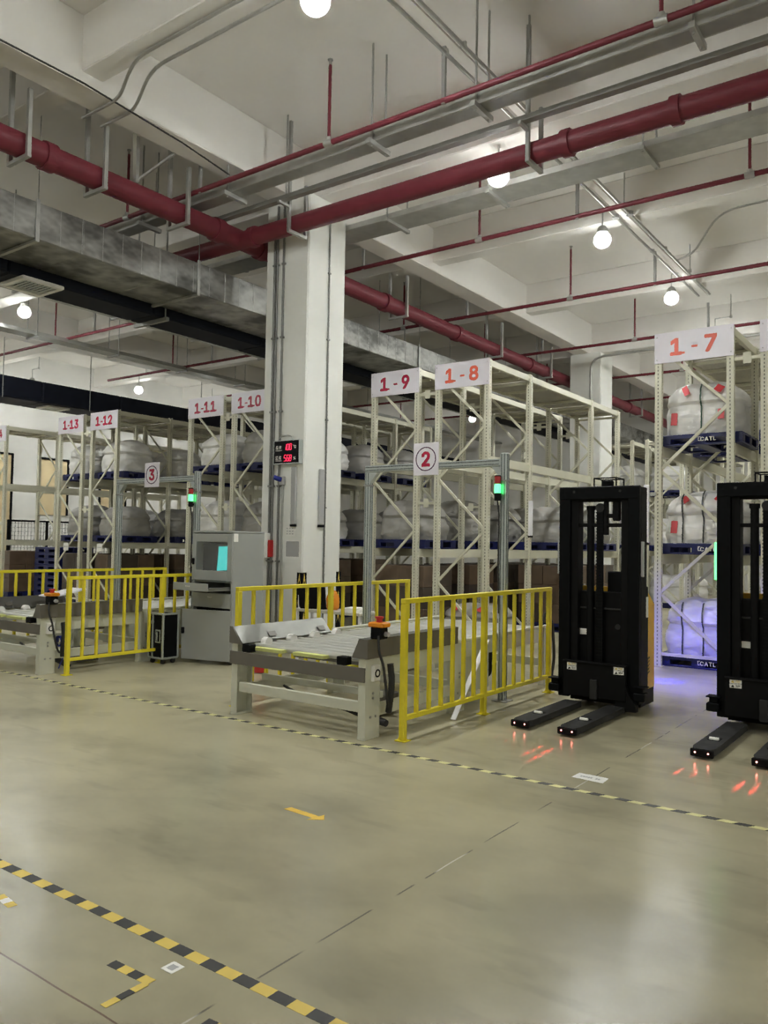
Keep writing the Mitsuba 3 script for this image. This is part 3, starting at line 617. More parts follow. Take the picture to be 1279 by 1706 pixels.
# film-wrapped cartons on floor pallets
def cartons(x, y, z, lab, nx=2, ny=2, nz=3, w=1.02, d=.92, h=1.08, m='carton', dark=.4):
    k = thing('carton_stack', lab, 'cartons'); r = np.random.default_rng(int(abs(x*100+y*10)))
    for i in range(nx):
        for j in range(ny):
            for q in range(nz):
                a, b, c = w/nx, d/ny, h/nz; e = r.uniform(-.004, .004, 2)
                part(cbox(x-w/2+i*a+.004+e[0], x-w/2+(i+1)*a-.004+e[0], y-d/2+j*b+.004+e[1], y-d/2+(j+1)*b-.004+e[1], z+q*c+(.002 if q else 0), z+(q+1)*c, .006), 'cartondark' if r.random() < dark else m, k, 'carton')
for s, slots in {'1-8': [2, 3], '1-9': [0, 1, 2, 3], '1-11': [2], '1-10': [1, 2], '1-12': [0, 1], '1-13': [0, 1], '1-14': [0, 1]}.items():
    for j in slots:
        xc = sum(RX[s])/2; where = f'the floor under rack {s}, {ORD[j]} pallet place'
        pallet(xc, SP[j], 0, f'blue plastic pallet on {where}'); cartons(xc, SP[j], PH, f'brown film-wrapped cartons on {where}')
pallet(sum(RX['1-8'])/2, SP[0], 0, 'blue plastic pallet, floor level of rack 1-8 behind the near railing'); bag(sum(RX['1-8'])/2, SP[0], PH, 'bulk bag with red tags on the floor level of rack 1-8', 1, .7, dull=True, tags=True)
for x, y, z0, z1, lab in ((-5.965, 12.36, 1.77, 2.36, 'slim white light bar on the second post of rack 1-8'), (-3.53, 10.90, 1.67, 2.46, 'slim white light bar just left of the first post of rack 1-7')):
    k = thing('light_bar', lab, 'light bar'); part(cbox(x-.035, x+.035, y-.02, y+.02, z0, z1, .005), 'white', k, 'cover'); part(cbox(x-.037, x+.037, y-.022, y+.022, z0-.03, z0, .003), 'black', k, 'end_cap'); part(cbox(x-.012, x+.12 if x > -4 else x+.012, y+.018, y+.055, z1-.15, z1-.1, .003), 'galv', k, 'bracket')
# small white number cards hanging from the near beams at left
for x, lab in ((-16.05, 'small white card on the middle level of rack 1-12'), (-17.4, 'small white card on the middle level of rack 1-13')):
    k = thing('card', lab, 'card'); part(box(x-.10, x+.10, FR[0]-.03, FR[0]-.022, 1.30, 1.48), 'paper', k); part(cat(*[box(x-.08+i*.04, x-.055+i*.04, FR[0]-.032, FR[0]-.03, 1.38, 1.41) for i in range(4)]), 'grey', k, 'print')
    part(box(x-.015, x+.015, FR[0]-.022, FR[0]+.03, 1.42, 1.5), 'galv', k, 'hook')

# ------------------------------------------------------------------ yellow railings
def railing(x, y0, y1, label, mid=True, nb=6):
    k = thing('railing', label, 'railing'); ym = (y0+y1)/2-.06; ys = [y0, ym, y1] if mid else [y0, y1]
    part(cbox(x-.025, x+.025, y0-.025, y1+.025, 1.11, 1.15, .004), 'yellow', k, 'top_rail')
    part(cbox(x-.02, x+.02, y0, y1, .16, .198, .004), 'yellow', k, 'bottom_rail')
    for y in ys:
        p = part(cbox(x-.025, x+.025, y-.025, y+.025, 0.006, 1.11, .004), 'yellow', k, 'post')
        part(cat(cbox(x-.05, x+.05, y-.05, y+.05, 0, .008, .002), cyl((x-.037, y, .008), (x-.037, y, .02), .008, 6), cyl((x+.037, y, .008), (x+.037, y, .02), .008, 6)), 'yellow', p, 'base_plate')
    for a, b in zip(ys[:-1], ys[1:]):
        for i in range(nb): y = a+(b-a)*(i+1)/(nb+1); part(cbox(x-.016, x+.016, y-.016, y+.016, .198, 1.11, .003), 'yellow', k, 'baluster')
railing(-3.71, 5.38, 8.17, 'yellow steel railing on the right side of the near conveyor')
railing(-5.72, 5.45, 8.35, 'yellow steel railing between the near conveyor and the white column')
railing(-8.48, 5.38, 8.17, 'yellow steel railing left of the grey computer cabinet')
railing(-10.49, 5.45, 8.35, 'yellow steel railing behind the left conveyor, in front of rack 1-12')

# ------------------------------------------------------------------ conveyors
def conveyor(dx, label):
    k = thing('conveyor', label, 'conveyor'); X0, X1 = -5.50+dx, -3.94+dx; Y0, Y1 = 5.17, 8.75
    for y in (Y0, 6.55, Y1-.2):
        for s, x in ((0, X0), (1, X1)):
            xa, xb = (x, x+.075) if s == 0 else (x-.075, x); xo = xa if s == 0 else xb-.012
            l = part(cat(cbox(xa, xb, y, y+.012, .02, .66, .002), cbox(xo, xo+.012, y, y+.20, .02, .66, .002), cbox(xa, xb, y+.188, y+.20, .02, .66, .002)), 'conveyor', k, 'leg')
            part(cbox(xa, xb, y-.004, y+.204, 0, .022, .002), 'conveyor', l, 'foot')
            part(cat(*[cyl((xb-.001 if s else xa+.001, y+.1+o, z), (xb+.008 if s else xa-.008, y+.1+o, z), .011, 6) for o, z in ((-.03, .18), (.04, .18), (.0, .33), (.0, .37))]), 'galvdark', l, 'bolt', stuff=True)
    # long side frames and top rails
    for s, x in ((0, X0), (1, X1)):
        xa, xb = (x-.0, x+.045) if s == 0 else (x-.045, x)
        xa2, xb2 = (xa+.014, xb+.014) if s == 0 else (xa-.014, xb-.014)
        part(cat(cbox(xa2, xb2, Y0+.205, 6.545, .50, .655, .003), cbox(xa2, xb2, 6.755, Y1-.205, .50, .655, .003)), 'conveyor', k, 'side_frame')
        part(cbox(xa2, xb2, Y0+.205, 6.545, .17, .27, .003), 'conveyor', k, 'lower_rail')
        part(cbox(xa, xb, 6.6, Y1, .662, .685, .003), 'conveyor', k, 'top_rail')
    part(cbox(X0-.012, X1-.0, Y0-.018, Y0-.002, .468, .585, .002), 'darkpanel', k, 'front_panel', label='dark grey front panel')
    part(cbox(X0+.08, X1-.08, Y0+.02, Y0+.07, .215, .300, .003), 'conveyor', k, 'cross_beam')
    part(cbox(X0+.08, X1-.08, Y0+.31, Y0+.36, .29, .345, .003), 'conveyor', k, 'cross_beam')
    part(cbox(X0+.08, X1-.08, 6.62, 6.67, .2, .29, .003), 'conveyor', k, 'cross_beam'); part(cbox(X0+.08, X1-.08, Y1-.1, Y1-.05, .2, .29, .003), 'conveyor', k, 'cross_beam')
    # guides
    gl = part(prism([(X0+.01, .80), (X0+.02, .81), (X0+.145, .67), (X0+.135, .66), (X0+.0, .66), (X0+.0, .80)], 'y', Y0+.28, 6.42), 'steel', k, 'left_guide', label='bright steel guide plate')
    part(prism([(X0-.005, .66), (X0-.005, .81), (X0+.03, .81), (X0+.15, .66)], 'y', Y0-.03, Y0-.022), 'darkpanel', gl, 'end_plate')
    part(prism([(X0-.002, .80), (X0+.03, .81), (X0+.16, .665), (X0+.15, .655), (X0+.0, .655)], 'y', Y0-.02, Y0+.27), 'steel', gl, 'flared_end')
    part(bar((X0+.115, Y0+.36, .718), (X0+.115, Y0+.46, .718), .055, .004, (.75, 0, .66)), 'darkpanel', gl, 'slot'); part(bar((X0+.115, 6.25, .718), (X0+.115, 6.35, .718), .055, .004, (.75, 0, .66)), 'darkpanel', gl, 'slot')
    gr = part(prism([(X1+.03, .66), (X1+.03, .815), (X1-.06, .815), (X1-.13, .665), (X1-.12, .66)], 'y', Y0-.02, 6.57), 'darkpanel', k, 'right_guide', label='dark steel guide channel')
    part(cbox(X1-.065, X1+.0305, Y0-.02, 6.57, .815, .819, .001), 'steel', gr, 'top_edge')
    for x in (X0+.14, X1-.30): part(cbox(x, x+.10, Y0-.01, Y0+.07, .587, .655, .004), 'black', k, 'bumper', label='black bumper block')
    # rollers
    n = 0; y = Y0+.16
    while y < Y1-.03:
        part(cyl((X0+.09, y, .628), (X1-.09, y, .628), .030, 12), 'roller', k, 'roller', 40); y += .15; n += 1
    for i in range(4): part(cat(cyl((X0+.17, Y0+.25+i*.34, .655), (X0+.23, Y0+.25+i*.34, .655), .05, 16)), 'paper', k, 'guide_wheel', 40)
    for a, b in ((.20, .56), (.70, 1.06)): part(cbox(X0+a, X0+b, Y0+.06, Y0+.15, .600, .630, .002), 'stripyellow', k, 'yellow_strip', label='faded yellow edge strip')
    part(cbox(X0+.1, X1-.1, 5.9, 6.1, .46, .50, .003), 'darkpanel', k, 'chain_cover')
    # drives and boxes under the rollers
    part(cbox(X1-.34, X1-.06, 6.82, 7.35, .14, .50, .01), 'conveyor', k, 'drive_housing')
    part(cat(cyl((X1-.5, 7.5, .3), (X1-.15, 7.5, .3), .09), cbox(X1-.3, X1-.12, 7.42, 7.58, .36, .5, .01)), 'blackmatte', k, 'motor', 40)
    part(cbox(X0+.25, X0+.6, 6.9, 7.4, .12, .46, .01), 'conveyor', k, 'drive_housing')
    part(cbox(X1-.6, X1-.42, 5.95, 6.25, .02, .2, .01), 'darkpanel', k, 'cable_box')
    # sensor box on the leg
    sb = part(cbox(X1, X1+.035, Y0+.07, Y0+.16, .47, .60, .004), 'paper', k, 'sensor_box'); part(tube([(X1+.036, Y0+.115+.028*math.cos(a), .535+.028*math.sin(a)) for a in np.linspace(0, 2*np.pi, 18)], .006, 6), 'black', sb, 'sensor_ring', 40)
    return k
conveyor(0, 'cream roller conveyor in the middle, with a bright steel guide plate and dark front panel')
conveyor(-4.77, 'cream roller conveyor cut by the left edge of the photo')
def estop(dx, label):
    k = thing('control_button', label, 'control box'); x, y = -3.885+dx, 5.27
    part(cbox(x-.055, x+.055, y-.05, y+.05, .819, .915, .008), 'black', k, 'base'); part(cbox(x-.075, x+.075, y-.06, y+.06, .915, .955, .012), 'orange', k, 'cover')
    part(cat(cyl((x, y, .955), (x, y, .985), .026), cyl((x, y, .985), (x, y, 1.0), .036)), 'redpaint', k, 'button', 40)
    part(moved(cyl((0, 0, 0), (.04, 0, 0), .02), (x+.05, y+.01, .86)), 'grey', k, 'key_switch', 40)
    conduit('cable', arc([(x+.03, y-.05, .85), (x+.045, y-.06, .72), (x+.07, y-.03, .62), (x+.075, y, .45), (x+.06, y+.05, .3), (x+.03, y+.1, .25)], .08), .011, 'black cable hanging from '+label.split(' on ')[0]+(' of the left conveyor' if dx else ' of the near conveyor'), 'rubber', 8, 'cable')
    for z in (.62, .5, .38): pass
estop(0, 'orange and black emergency button box on the front corner of the near conveyor')
estop(-4.77, 'orange and black emergency button box on the front corner of the left conveyor')
k = thing('air_hose', 'blue air hose coil under the front corner of the left conveyor', 'hose'); part(cat(*[tube([(-8.80+.06*math.cos(a), 5.46+i*.012, .36+.06*math.sin(a)) for a in np.linspace(0, 2*np.pi, 20)], .008, 6) for i in range(4)], tube([(-8.80, 5.5, .30), (-8.78, 5.52, .17), (-8.76, 5.45, .04)], .008, 6)), 'socketblue', k, smooth=40)
for dx, lab in ((0, 'near'), (-4.77, 'left')):
    k = thing('cable_bundle', f'thick black cable bundle beside the front right leg of the {lab} conveyor', 'cable')
    part(tube(arc([(-3.875+dx, 5.42, .60), (-3.86+dx, 5.43, .45), (-3.87+dx, 5.42, .30), (-3.90+dx, 5.44, .2)], .1), .028, 10), 'rubber', k, smooth=40)
    k = thing('cable', f'black cable sagging under the {lab} conveyor', 'cable')
    part(tube([(-5.38+dx, 5.75, .20), (-5.1+dx, 5.72, .135), (-4.8+dx, 5.70, .10), (-4.55+dx, 5.68, .11), (-4.3+dx, 5.66, .075), (-4.05+dx, 5.62, .05)], [.012, .012, .012, .03, .035, .03], 10), 'rubber', k, smooth=40)
    k = thing('cable', f'black cable loop hanging at the back of the {lab} conveyor', 'cable')
    part(tube(arc([(-3.93+dx, 8.45, .70), (-3.90+dx, 8.5, .86), (-3.87+dx, 8.62, .72), (-3.86+dx, 8.66, .3), (-3.88+dx, 8.6, .05)], .15), .018, 8), 'rubber', k, smooth=40)
k = thing('aluminium_strip', 'loose white strip leaning against the railing of the near conveyor', 'strip'); part(bar((-3.78, 6.28, .01), (-3.86, 7.05, .66), .05, .012), 'white', k)
k = thing('screen_panel', 'white tilted panel with a green glow at the end of the left conveyor', 'panel'); part(bar((-9.92, 5.95, .815), (-9.92, 6.45, .90), .35, .02), 'white', k, 'board'); part(cbox(-10.05, -10.0, 6.0, 6.4, .80, .83, .003), 'galv', k, 'bracket')

# ------------------------------------------------------------------ signal gates
def gate(dx, num, label):
    k = thing('signal_gate', label, 'gate frame'); Y = 7.40; XL_, XR_ = -5.64+dx, -3.87+dx; Zt = 2.50
    def prof(a, b, name):
        a, b = np.array(a), np.array(b); up = (0, 1, 0) if abs((b-a)[2]) > .5 else (0, 0, 1)
        p = part(bar(a, b, .075, .075, up, .006), 'alu', k, name)
        d = (b-a)/np.linalg.norm(b-a); n = np.array([0, -1, 0])
        s = np.cross(d, n)
        part(cat(*[bar(a+n*.0375+s*o+d*.01, b+n*.0375+s*o-d*.01, .010, .006, tuple(n)) for o in (-.018, .018)], *( [bar(a+np.array([.0375, o, 0.01]), b+np.array([.0375, o, -.01]), .006, .010, (0, 1, 0)) for o in (-.018, .018)] if abs(d[2]) > .5 else [])), 'aludark', p, 'groove')
    prof((XL_, Y, .012), (XL_, Y, Zt-.075), 'post'); prof((XR_, Y, .012), (XR_, Y, Zt+.06), 'post'); prof((XL_-.0375, Y, Zt-.0375), (XR_-.038, Y, Zt-.0375), 'cross_bar')
    for x in (XL_, XR_): part(cbox(x-.08, x+.08, Y-.08, Y+.08, 0, .012, .002), 'galv', k, 'foot_plate')
    part(prism([(XL_+.04, Zt-.08), (XL_+.14, Zt-.08), (XL_+.04, Zt-.20)], 'y', Y-.03, Y+.03), 'alu', k, 'corner_bracket'); part(prism([(XR_-.04, Zt-.08), (XR_-.14, Zt-.08), (XR_-.04, Zt-.20)], 'y', Y-.03, Y+.03), 'alu', k, 'corner_bracket')
    for x in (XL_, XR_): part(cbox(x-.045, x+.045, Y-.045, Y+.045, Zt-.24, Zt-.22, .003), 'galvdark', k, 'cable_tie')
    xc = -4.82+dx; sb = thing('number_sign', f'white square sign with a ringed red {num} hung on the gate over the {"near" if num == "2" else "left"} conveyor', 'sign')
    part(cbox(xc-.165, xc+.165, Y-.0475, Y-.0395, 2.36, 2.72, .002), 'signwhite', sb, 'board'); part(writing(num, .15, xc, Y-.0475, 2.54, serif=False), 'signred', sb, 'number'); part(ring(xc, Y-.0475, 2.54, .123, .134), 'ringink', sb, 'ring')
    part(cat(*[cbox(xc+o-.02, xc+o+.02, Y-.0395, Y-.037, 2.44, 2.49, .001) for o in (-.1, .1)]), 'galv', sb, 'clip')
    lx, ly = XR_-.035, Y-.085; l = thing('signal_light', f'stacked signal light glowing green on the gate of the {"near" if num == "2" else "left"} conveyor', 'signal light')
    part(cyl((lx, ly, 2.235), (lx, ly, 2.31), .032), 'greenlamp_off', l, 'red_lens', 40, label='unlit red lens')
    put({**mikit.ply(tube([(lx, ly, z) for z in (2.135, 2.145, 2.222, 2.232)], [.03, .036, .036, .03], 16), 'mat_palegreen', 40), 'emitter': emit((.03, 1.0, .16), .45)}, l, 'green_lens', label='lit green lens')
    part(cat(cyl((lx, ly, 2.06), (lx, ly, 2.135), .033), cyl((lx, ly, 2.31), (lx, ly, 2.32), .033), cbox(lx-.02, lx+.02, ly, Y-.038, 2.08, 2.11, .003)), 'blackmatte', l, 'base', 40)
    conduit('cable', [(lx, ly, 2.06), (lx+.01, ly+.02, 1.9), (lx, ly+.03, 1.4), (lx+.01, ly+.03, .9)], .008, f'thin cable down the gate post from the green light of the {"near" if num == "2" else "left"} conveyor', 'rubber', 6, 'cable')
gate(0, '2', 'aluminium profile gate frame over the near conveyor'); gate(-4.77, '3', 'aluminium profile gate frame over the left conveyor')

# ------------------------------------------------------------------ computer cabinet and flight case
k = thing('computer_cabinet', 'grey steel computer cabinet with an open drawer beside the white column', 'cabinet')
CX0, CX1, CY0, CY1 = -8.36, -7.60, 7.12, 7.68
body = cat(cbox(CX0, CX0+.03, CY0, CY1, .09, 1.70, .004), cbox(CX1-.03, CX1, CY0, CY1, .09, 1.70, .004), cbox(CX0+.03, CX1-.03, CY1-.03, CY1, .09, 1.70, .003), cbox(CX0-.005, CX1+.005, CY0-.01, CY1+.005, 1.70, 1.725, .005),
           cbox(CX0+.03, CX1-.03, CY0+.02, CY1-.03, .09, .12, .003), cbox(CX0+.03, CX1-.03, CY0+.03, CY1-.03, 1.05, 1.07, .003), cbox(CX0+.03, CX1-.03, CY0+.03, CY1-.03, .90, .915, .003))
part(body, 'cabinet', k, 'body')
ud = part(cat(cbox(CX0+.0, CX0+.075, CY0-.02, CY0, 1.075, 1.69, .004), cbox(CX1-.085, CX1, CY0-.02, CY0, 1.075, 1.69, .004), cbox(CX0+.075, CX1-.085, CY0-.02, CY0, 1.58, 1.69, .004), cbox(CX0+.075, CX1-.085, CY0-.02, CY0, 1.075, 1.205, .004)), 'cabinet', k, 'upper_door')
put(mikit.ply(box(CX0+.07, CX1-.08, CY0-.011, CY0-.009, 1.20, 1.585), 'mat_pane'), ud, 'window_pane')
part(cat(cbox(CX0+.02, CX0+.05, CY0-.045, CY0-.02, 1.28, 1.36, .004)), 'black', ud, 'handle')
mon = part(cbox(CX0+.08, CX1-.08, CY0+.10, CY0+.13, 1.17, 1.56, .005), 'screen', k, 'monitor')
put({**mikit.ply(prism([(CX1-.40, 1.20), (CX1-.105, 1.22), (CX1-.105, 1.53), (CX1-.37, 1.52)], 'y', CY0+.095, CY0+.0985), 'mat_screen'), 'emitter': emit((.10, 1.0, .92), .085)}, mon, 'screen_window', label='lit turquoise window')
dr_ = part(cat(cbox(CX0+.05, CX1-.05, CY0-.37, CY0-.355, .955, 1.055, .004), cbox(CX0+.06, CX1-.06, CY0-.355, CY0+.2, .955, .965, .002), cbox(CX0+.06, CX0+.07, CY0-.355, CY0+.2, .965, 1.0, .002), cbox(CX1-.07, CX1-.06, CY0-.355, CY0+.2, .965, 1.0, .002)), 'cabinet', k, 'drawer', label='pulled out keyboard drawer')
part(cat(*[cyl((CX0+.34+o, CY0-.376, 1.01), (CX0+.34+o, CY0-.37, 1.01), .010, 10) for o in (-.03, .0, .03)]), 'paper', dr_, 'drawer_lock'); part(cat(cbox(CX1-.058, CX1-.045, CY0-.35, CY0+.02, .98, 1.0, .002), cbox(CX0+.045, CX0+.058, CY0-.35, CY0+.02, .98, 1.0, .002)), 'steel', dr_, 'drawer_rail')
kb = thing('keyboard', 'dark keyboard in the open drawer of the grey cabinet', 'keyboard'); part(cbox(CX0+.12, CX1-.14, CY0-.30, CY0-.14, .965, .985, .004), 'black', kb, 'case')
part(cat(*[box(CX0+.135+i*.034, CX0+.163+i*.034, CY0-.285+j*.034, CY0-.258+j*.034, .985, .992) for i in range(14) for j in range(4)]), 'blackmatte', kb, 'keys', stuff=True)
part(cbox(CX0+.02, CX1-.02, CY0-.015, CY0+.005, .72, .91, .004), 'cabinet', k, 'flap'); part(cat(*[cyl((CX0+.36+o, CY0-.02, .86), (CX0+.36+o, CY0-.012, .86), .010, 10) for o in (-.03, 0, .03)]), 'paper', k, 'flap_lock')
ld = part(moved(cbox(-.75, 0, -.02, 0, .05, .70, .004), (CX1-.0, CY0-.002, 0), math.radians(14)), 'cabinet', k, 'lower_door', label='lower door standing ajar')
part(moved(cbox(-.735, -.70, -.05, -.02, .38, .46, .004), (CX1, CY0-.002, 0), math.radians(14)), 'black', ld, 'handle')
part(cbox(CX0+.03, CX1-.03, CY0+.05, CY0+.07, .12, .72, .003), 'blackmatte', k, 'inner_plate')
part(box(CX1+.0, CX1+.003, CY0+.01, CY0+.085, 1.585, 1.69), 'paper', k, 'sticker')
for x in (CX0+.08, CX1-.08):
    for y in (CY0+.07, CY1-.07): part(cat(cyl((x-.015, y, .04), (x+.015, y, .04), .04), cbox(x-.03, x+.03, y-.03, y+.03, .07, .09, .003)), 'rubber', k, 'caster', 40)
k = thing('flight_case', 'black flight case with silver edges standing on casters left of the grey cabinet', 'case')
fx0, fx1, fy0, fy1, fz0, fz1 = -8.60, -8.32, 6.62, 6.86, .075, .64
part(cbox(fx0, fx1, fy0, fy1, fz0, fz1, .006), 'black', k, 'body')
for a, b in (((fx0, fy0, fz0), (fx0, fy0, fz1)), ((fx1, fy0, fz0), (fx1, fy0, fz1)), ((fx1, fy1, fz0), (fx1, fy1, fz1)), ((fx0, fy0, fz0), (fx1, fy0, fz0)), ((fx0, fy0, fz1), (fx1, fy0, fz1)), ((fx1, fy0, fz0), (fx1, fy1, fz0)), ((fx1, fy0, fz1), (fx1, fy1, fz1)), ((fx0+.085, fy0-.004, fz0), (fx0+.085, fy0-.004, fz1))):
    part(bar(a, b, .026, .026, c=.003), 'alu', k, 'edge_profile')
for z in (.16, .53): part(cyl((fx0+.085, fy0-.02, z), (fx0+.085, fy0-.006, z), .028, 12), 'alu', k, 'latch', 40)
h = part(cbox(fx0+.14, fx0+.24, fy0-.012, fy0-.002, .27, .44, .004), 'alu', k, 'handle_plate'); part(cat(cbox(fx0+.155, fx0+.225, fy0-.016, fy0-.011, .29, .42, .002)), 'black', h, 'recess'); part(cbox(fx0+.18, fx0+.2, fy0-.03, fy0-.014, .3, .41, .003), 'alu', h, 'grip')
for x in (fx0+.04, fx1-.04):
    for y in (fy0+.04, fy1-.04): part(cat(cyl((x-.012, y, .032), (x+.012, y, .032), .032), cbox(x-.025, x+.025, y-.025, y+.025, .058, .075, .002)), 'rubber', k, 'caster', 40)

# ------------------------------------------------------------------ desk by the column
k = thing('desk', 'pale desk behind the middle railing, beside the white column', 'desk')
part(cbox(-7.42, -6.25, 8.06, 8.46, .66, .70, .006), 'pinkdesk', k, 'desk_top')
for x in (-7.39, -6.31):
    for y in (8.09, 8.40): part(cbox(x, x+.04, y, y+.04, 0, .66, .004), 'white', k, 'leg')
part(cbox(-7.35, -6.31, 8.11, 8.13, .14, .17, .003), 'white', k, 'stretcher')
k = thing('laptop', 'open black laptop on the pale desk', 'laptop'); part(moved(cbox(-.20, .20, -.012, .012, 0, .28, .006), (-7.12, 8.14, .722), .25, .16), 'blackmatte', k, 'lid'); part(moved(cbox(-.20, .20, 0, .24, 0, .02, .004), (-7.12, 8.15, .701), .25), 'black', k, 'base')
k = thing('bottle', 'white bottle on the desk left of the laptop', 'bottle'); part(moved(revolve([(0, 0), (.035, 0), (.035, .17), (.015, .21), (.015, .24), (0, .24)], 18), (-7.36, 8.16, .70)), 'white', k, smooth=40)
k = thing('jacket', 'orange cloth lying on the desk right of the laptop', 'cloth'); jm = trimesh.creation.icosphere(3, 1.0); v = jm.vertices*np.array([.09, .09, .16]); v *= (1+.35*(meshkit.fbm(v*14+3, 3)-.5))[:, None]; v[:, 2] = np.maximum(v[:, 2], -.10); jm.vertices = v+np.array([-6.86, 8.25, .80]); part(jm, 'orange', k, smooth=60)
k = thing('paper_stack', 'white papers on the right end of the desk', 'paper'); part(cat(box(-6.62, -6.38, 8.1, 8.38, .70, .73), moved(box(-.1, .1, -.14, .14, 0, .02), (-6.5, 8.24, .73), .2)), 'paper', k)
k = thing('fire_extinguisher', 'red fire extinguisher on the floor behind the near conveyor', 'fire extinguisher'); part(moved(revolve([(0, .01), (.07, .01), (.072, .03), (.072, .40), (.05, .46), (.02, .48), (0, .48)], 20), (-6.95, 7.0, 0)), 'redpaint', k, 'cylinder', 40); part(cat(cbox(-6.97, -6.93, 6.93, 7.05, .48, .53, .004)), 'black', k, 'valve')

# ------------------------------------------------------------------ autonomous stackers
def stacker(cx, label, side, n):
    k = thing('stacker', label, 'stacker'); y = 7.60; L, R = cx-.41, cx+.41
    # masts
    for s in (-1, 1):
        a, b = (L, L+.115) if s < 0 else (R-.115, R)
        m = part(cat(cbox(a, b, y, y+.05, .10, 2.17, .006), cbox(a if s < 0 else b-.04, a+.04 if s < 0 else b, y+.05, y+.22, .10, 2.19, .006), cbox(a, b, y+.17, y+.22, .10, 2.15, .006)), 'black', k, 'mast')
        ai, bi = (L+.115, L+.19) if s < 0 else (R-.19, R-.115)
        part(cbox(ai, bi, y+.03, y+.16, .12, 2.08, .006), 'blackmatte', k, 'inner_mast')
    t = part(cbox(L, R, y-.005, y+.05, 2.07, 2.20, .008), 'black', k, 'top_crossbar'); part(cat(*[cyl((cx+o, y-.010, 2.15), (cx+o, y-.004, 2.15), .014, 10) for o in (-.25, .22)]), 'fork', t, 'bolt')
    part(cbox(L+.1, R-.1, y+.05, y+.10, 2.05, 2.10, .006), 'blackmatte', k, 'rear_crossbar'); part(cbox(L+.12, R-.12, y+.06, y+.10, 1.80, 1.835, .004), 'blackmatte', k, 'cable_bar')
    # cylinder and chains
    part(cat(cyl((cx-.11, y+.09, .2), (cx-.11, y+.09, 2.0), .036), cyl((cx-.11, y+.09, 1.97), (cx-.11, y+.09, 2.01), .045)), 'blackmatte', k, 'lift_cylinder', 40)
    ch = part(cbox(cx-.035, cx+.03, y+.05, y+.075, .35, 2.02, .003), 'black', k, 'lift_chain')
    part(cat(*[box(cx-.040, cx+.035, y+.043, y+.052, z, z+.012) for z in np.arange(.4, 2.0, .032)]), 'blackmatte', ch, 'links', stuff=True)
    part(cat(cyl((cx-.0, y+.04, 1.99), (cx-.0, y+.085, 1.99), .045)), 'fork', k, 'pulley', 40)
    part(cat(cbox(cx+.035, cx+.07, y+.05, y+.11, 1.72, 2.05, .004), cbox(cx+.07, cx+.19, y+.07, y+.10, 1.89, 1.93, .004), cbox(cx+.12, cx+.19, y+.06, y+.12, 1.86, 2.06, .01)), 'blackmatte', k, 'hose_bracket')
    part(cbox(cx+.045, cx+.21, y+.14, y+.19, 1.15, 1.36, .01), 'black', k, 'control_box')
    # lower front cover and carriage
    fc = part(cbox(L+.12, R-.12, y+.10, y+.15, .25, 1.16, .008), 'blackmatte', k, 'front_cover'); part(cbox(L+.13, R-.13, y+.085, y+.10, .98, 1.0, .003), 'fork', fc, 'ledge')
    part(cat(cbox(cx-.23, cx-.145, y+.092, y+.10, .72, .78, .002)), 'paper', fc, 'sticker'); part(cyl((cx+.17, y+.092, .82), (cx+.17, y+.10, .82), .028, 14), 'fork', fc, 'knob', 40)
    cp = part(prism([(cx-.325, .47), (cx+.305, .47), (cx+.305, .27), (cx+.34, .17), (cx+.39, .10), (cx-.36, .10), (cx-.36, .47)], 'y', y-.12, y-.07), 'fork', k, 'carriage_plate') if 0 else \
        part(cat(cbox(cx-.325, cx+.305, y-.07, y-.02, .13, .475, .006), cbox(cx-.33, cx+.31, y-.085, y-.02, .455, .475, .004)), 'blackmatte', k, 'carriage_plate')
    part(prism([(cx+.29, .30), (cx+.33, .20), (cx+.40, .10), (cx+.40, .04), (cx+.2, .04), (cx+.2, .30)], 'y', y-.06, y+.02), 'blackmatte', cp, 'skirt')
    part(cbox(cx-.04, cx+.03, y-.10, y-.07, .12, .31, .006), 'fork', cp, 'centre_rib')
    for x in (cx-.285, cx+.19):
        for z in (.382, .422):
            w_ = part(box(x, x+.10, y-.0725, y-.07, z, z+.036), 'paper', cp, 'warning_label', label='white warning label'); part(cat(prism([(x+.012, z+.006), (x+.04, z+.006), (x+.026, z+.028)], 'y', y-.074, y-.0725), box(x+.05, x+.09, y-.074, y-.0725, z+.020, z+.025), box(x+.05, x+.085, y-.074, y-.0725, z+.010, z+.014)), 'black' if z < .4 else 'tapeyellow', w_, 'print')
    # forks
    for x in (cx-.225, cx+.21):
        fk = part(cat(prism([(x-.085, 7.55), (x-.085, 6.46), (x-.06, 6.385), (x+.06, 6.385), (x+.085, 6.46), (x+.085, 7.55)], 'z', .025, .078)), 'fork', k, 'fork')
        part(cat(cbox(x-.085, x+.085, 6.374, 6.40, .018, .075, .006)), 'blackmatte', fk, 'tip_cover')
        part(box(x-.045, x+.045, 6.72, 6.83, .078, .0795), 'black', fk, 'recess'); part(cyl((x-.035, 6.75, .084), (x+.035, 6.75, .084), .017, 12), 'paper', fk, 'roller', 40)
        part(cat(cyl((x-.04, 6.55, .027), (x+.04, 6.55, .027), .027, 12), cbox(x-.05, x+.05, 6.5, 6.9, .024, .03, .002)), 'rubber', fk, 'load_wheel', 40)
        for o in (-.048, .048):
            put({**mikit.ply(cyl((x+o, 6.371, .05), (x+o, 6.376, .05), .007, 10), 'mat_redpaint'), 'emitter': emit((1.0, .16, .12), 4)}, fk, 'red_light', label='small red light')
    # body
    bd = part(prism([(cx-.365, y+.275), (cx+.365, y+.275), (cx+.365, y+.60), (cx+.24, y+.74), (cx-.24, y+.74), (cx-.365, y+.60)], 'z', .20, 1.02), 'truckyellow', k, 'body', label='yellow body')
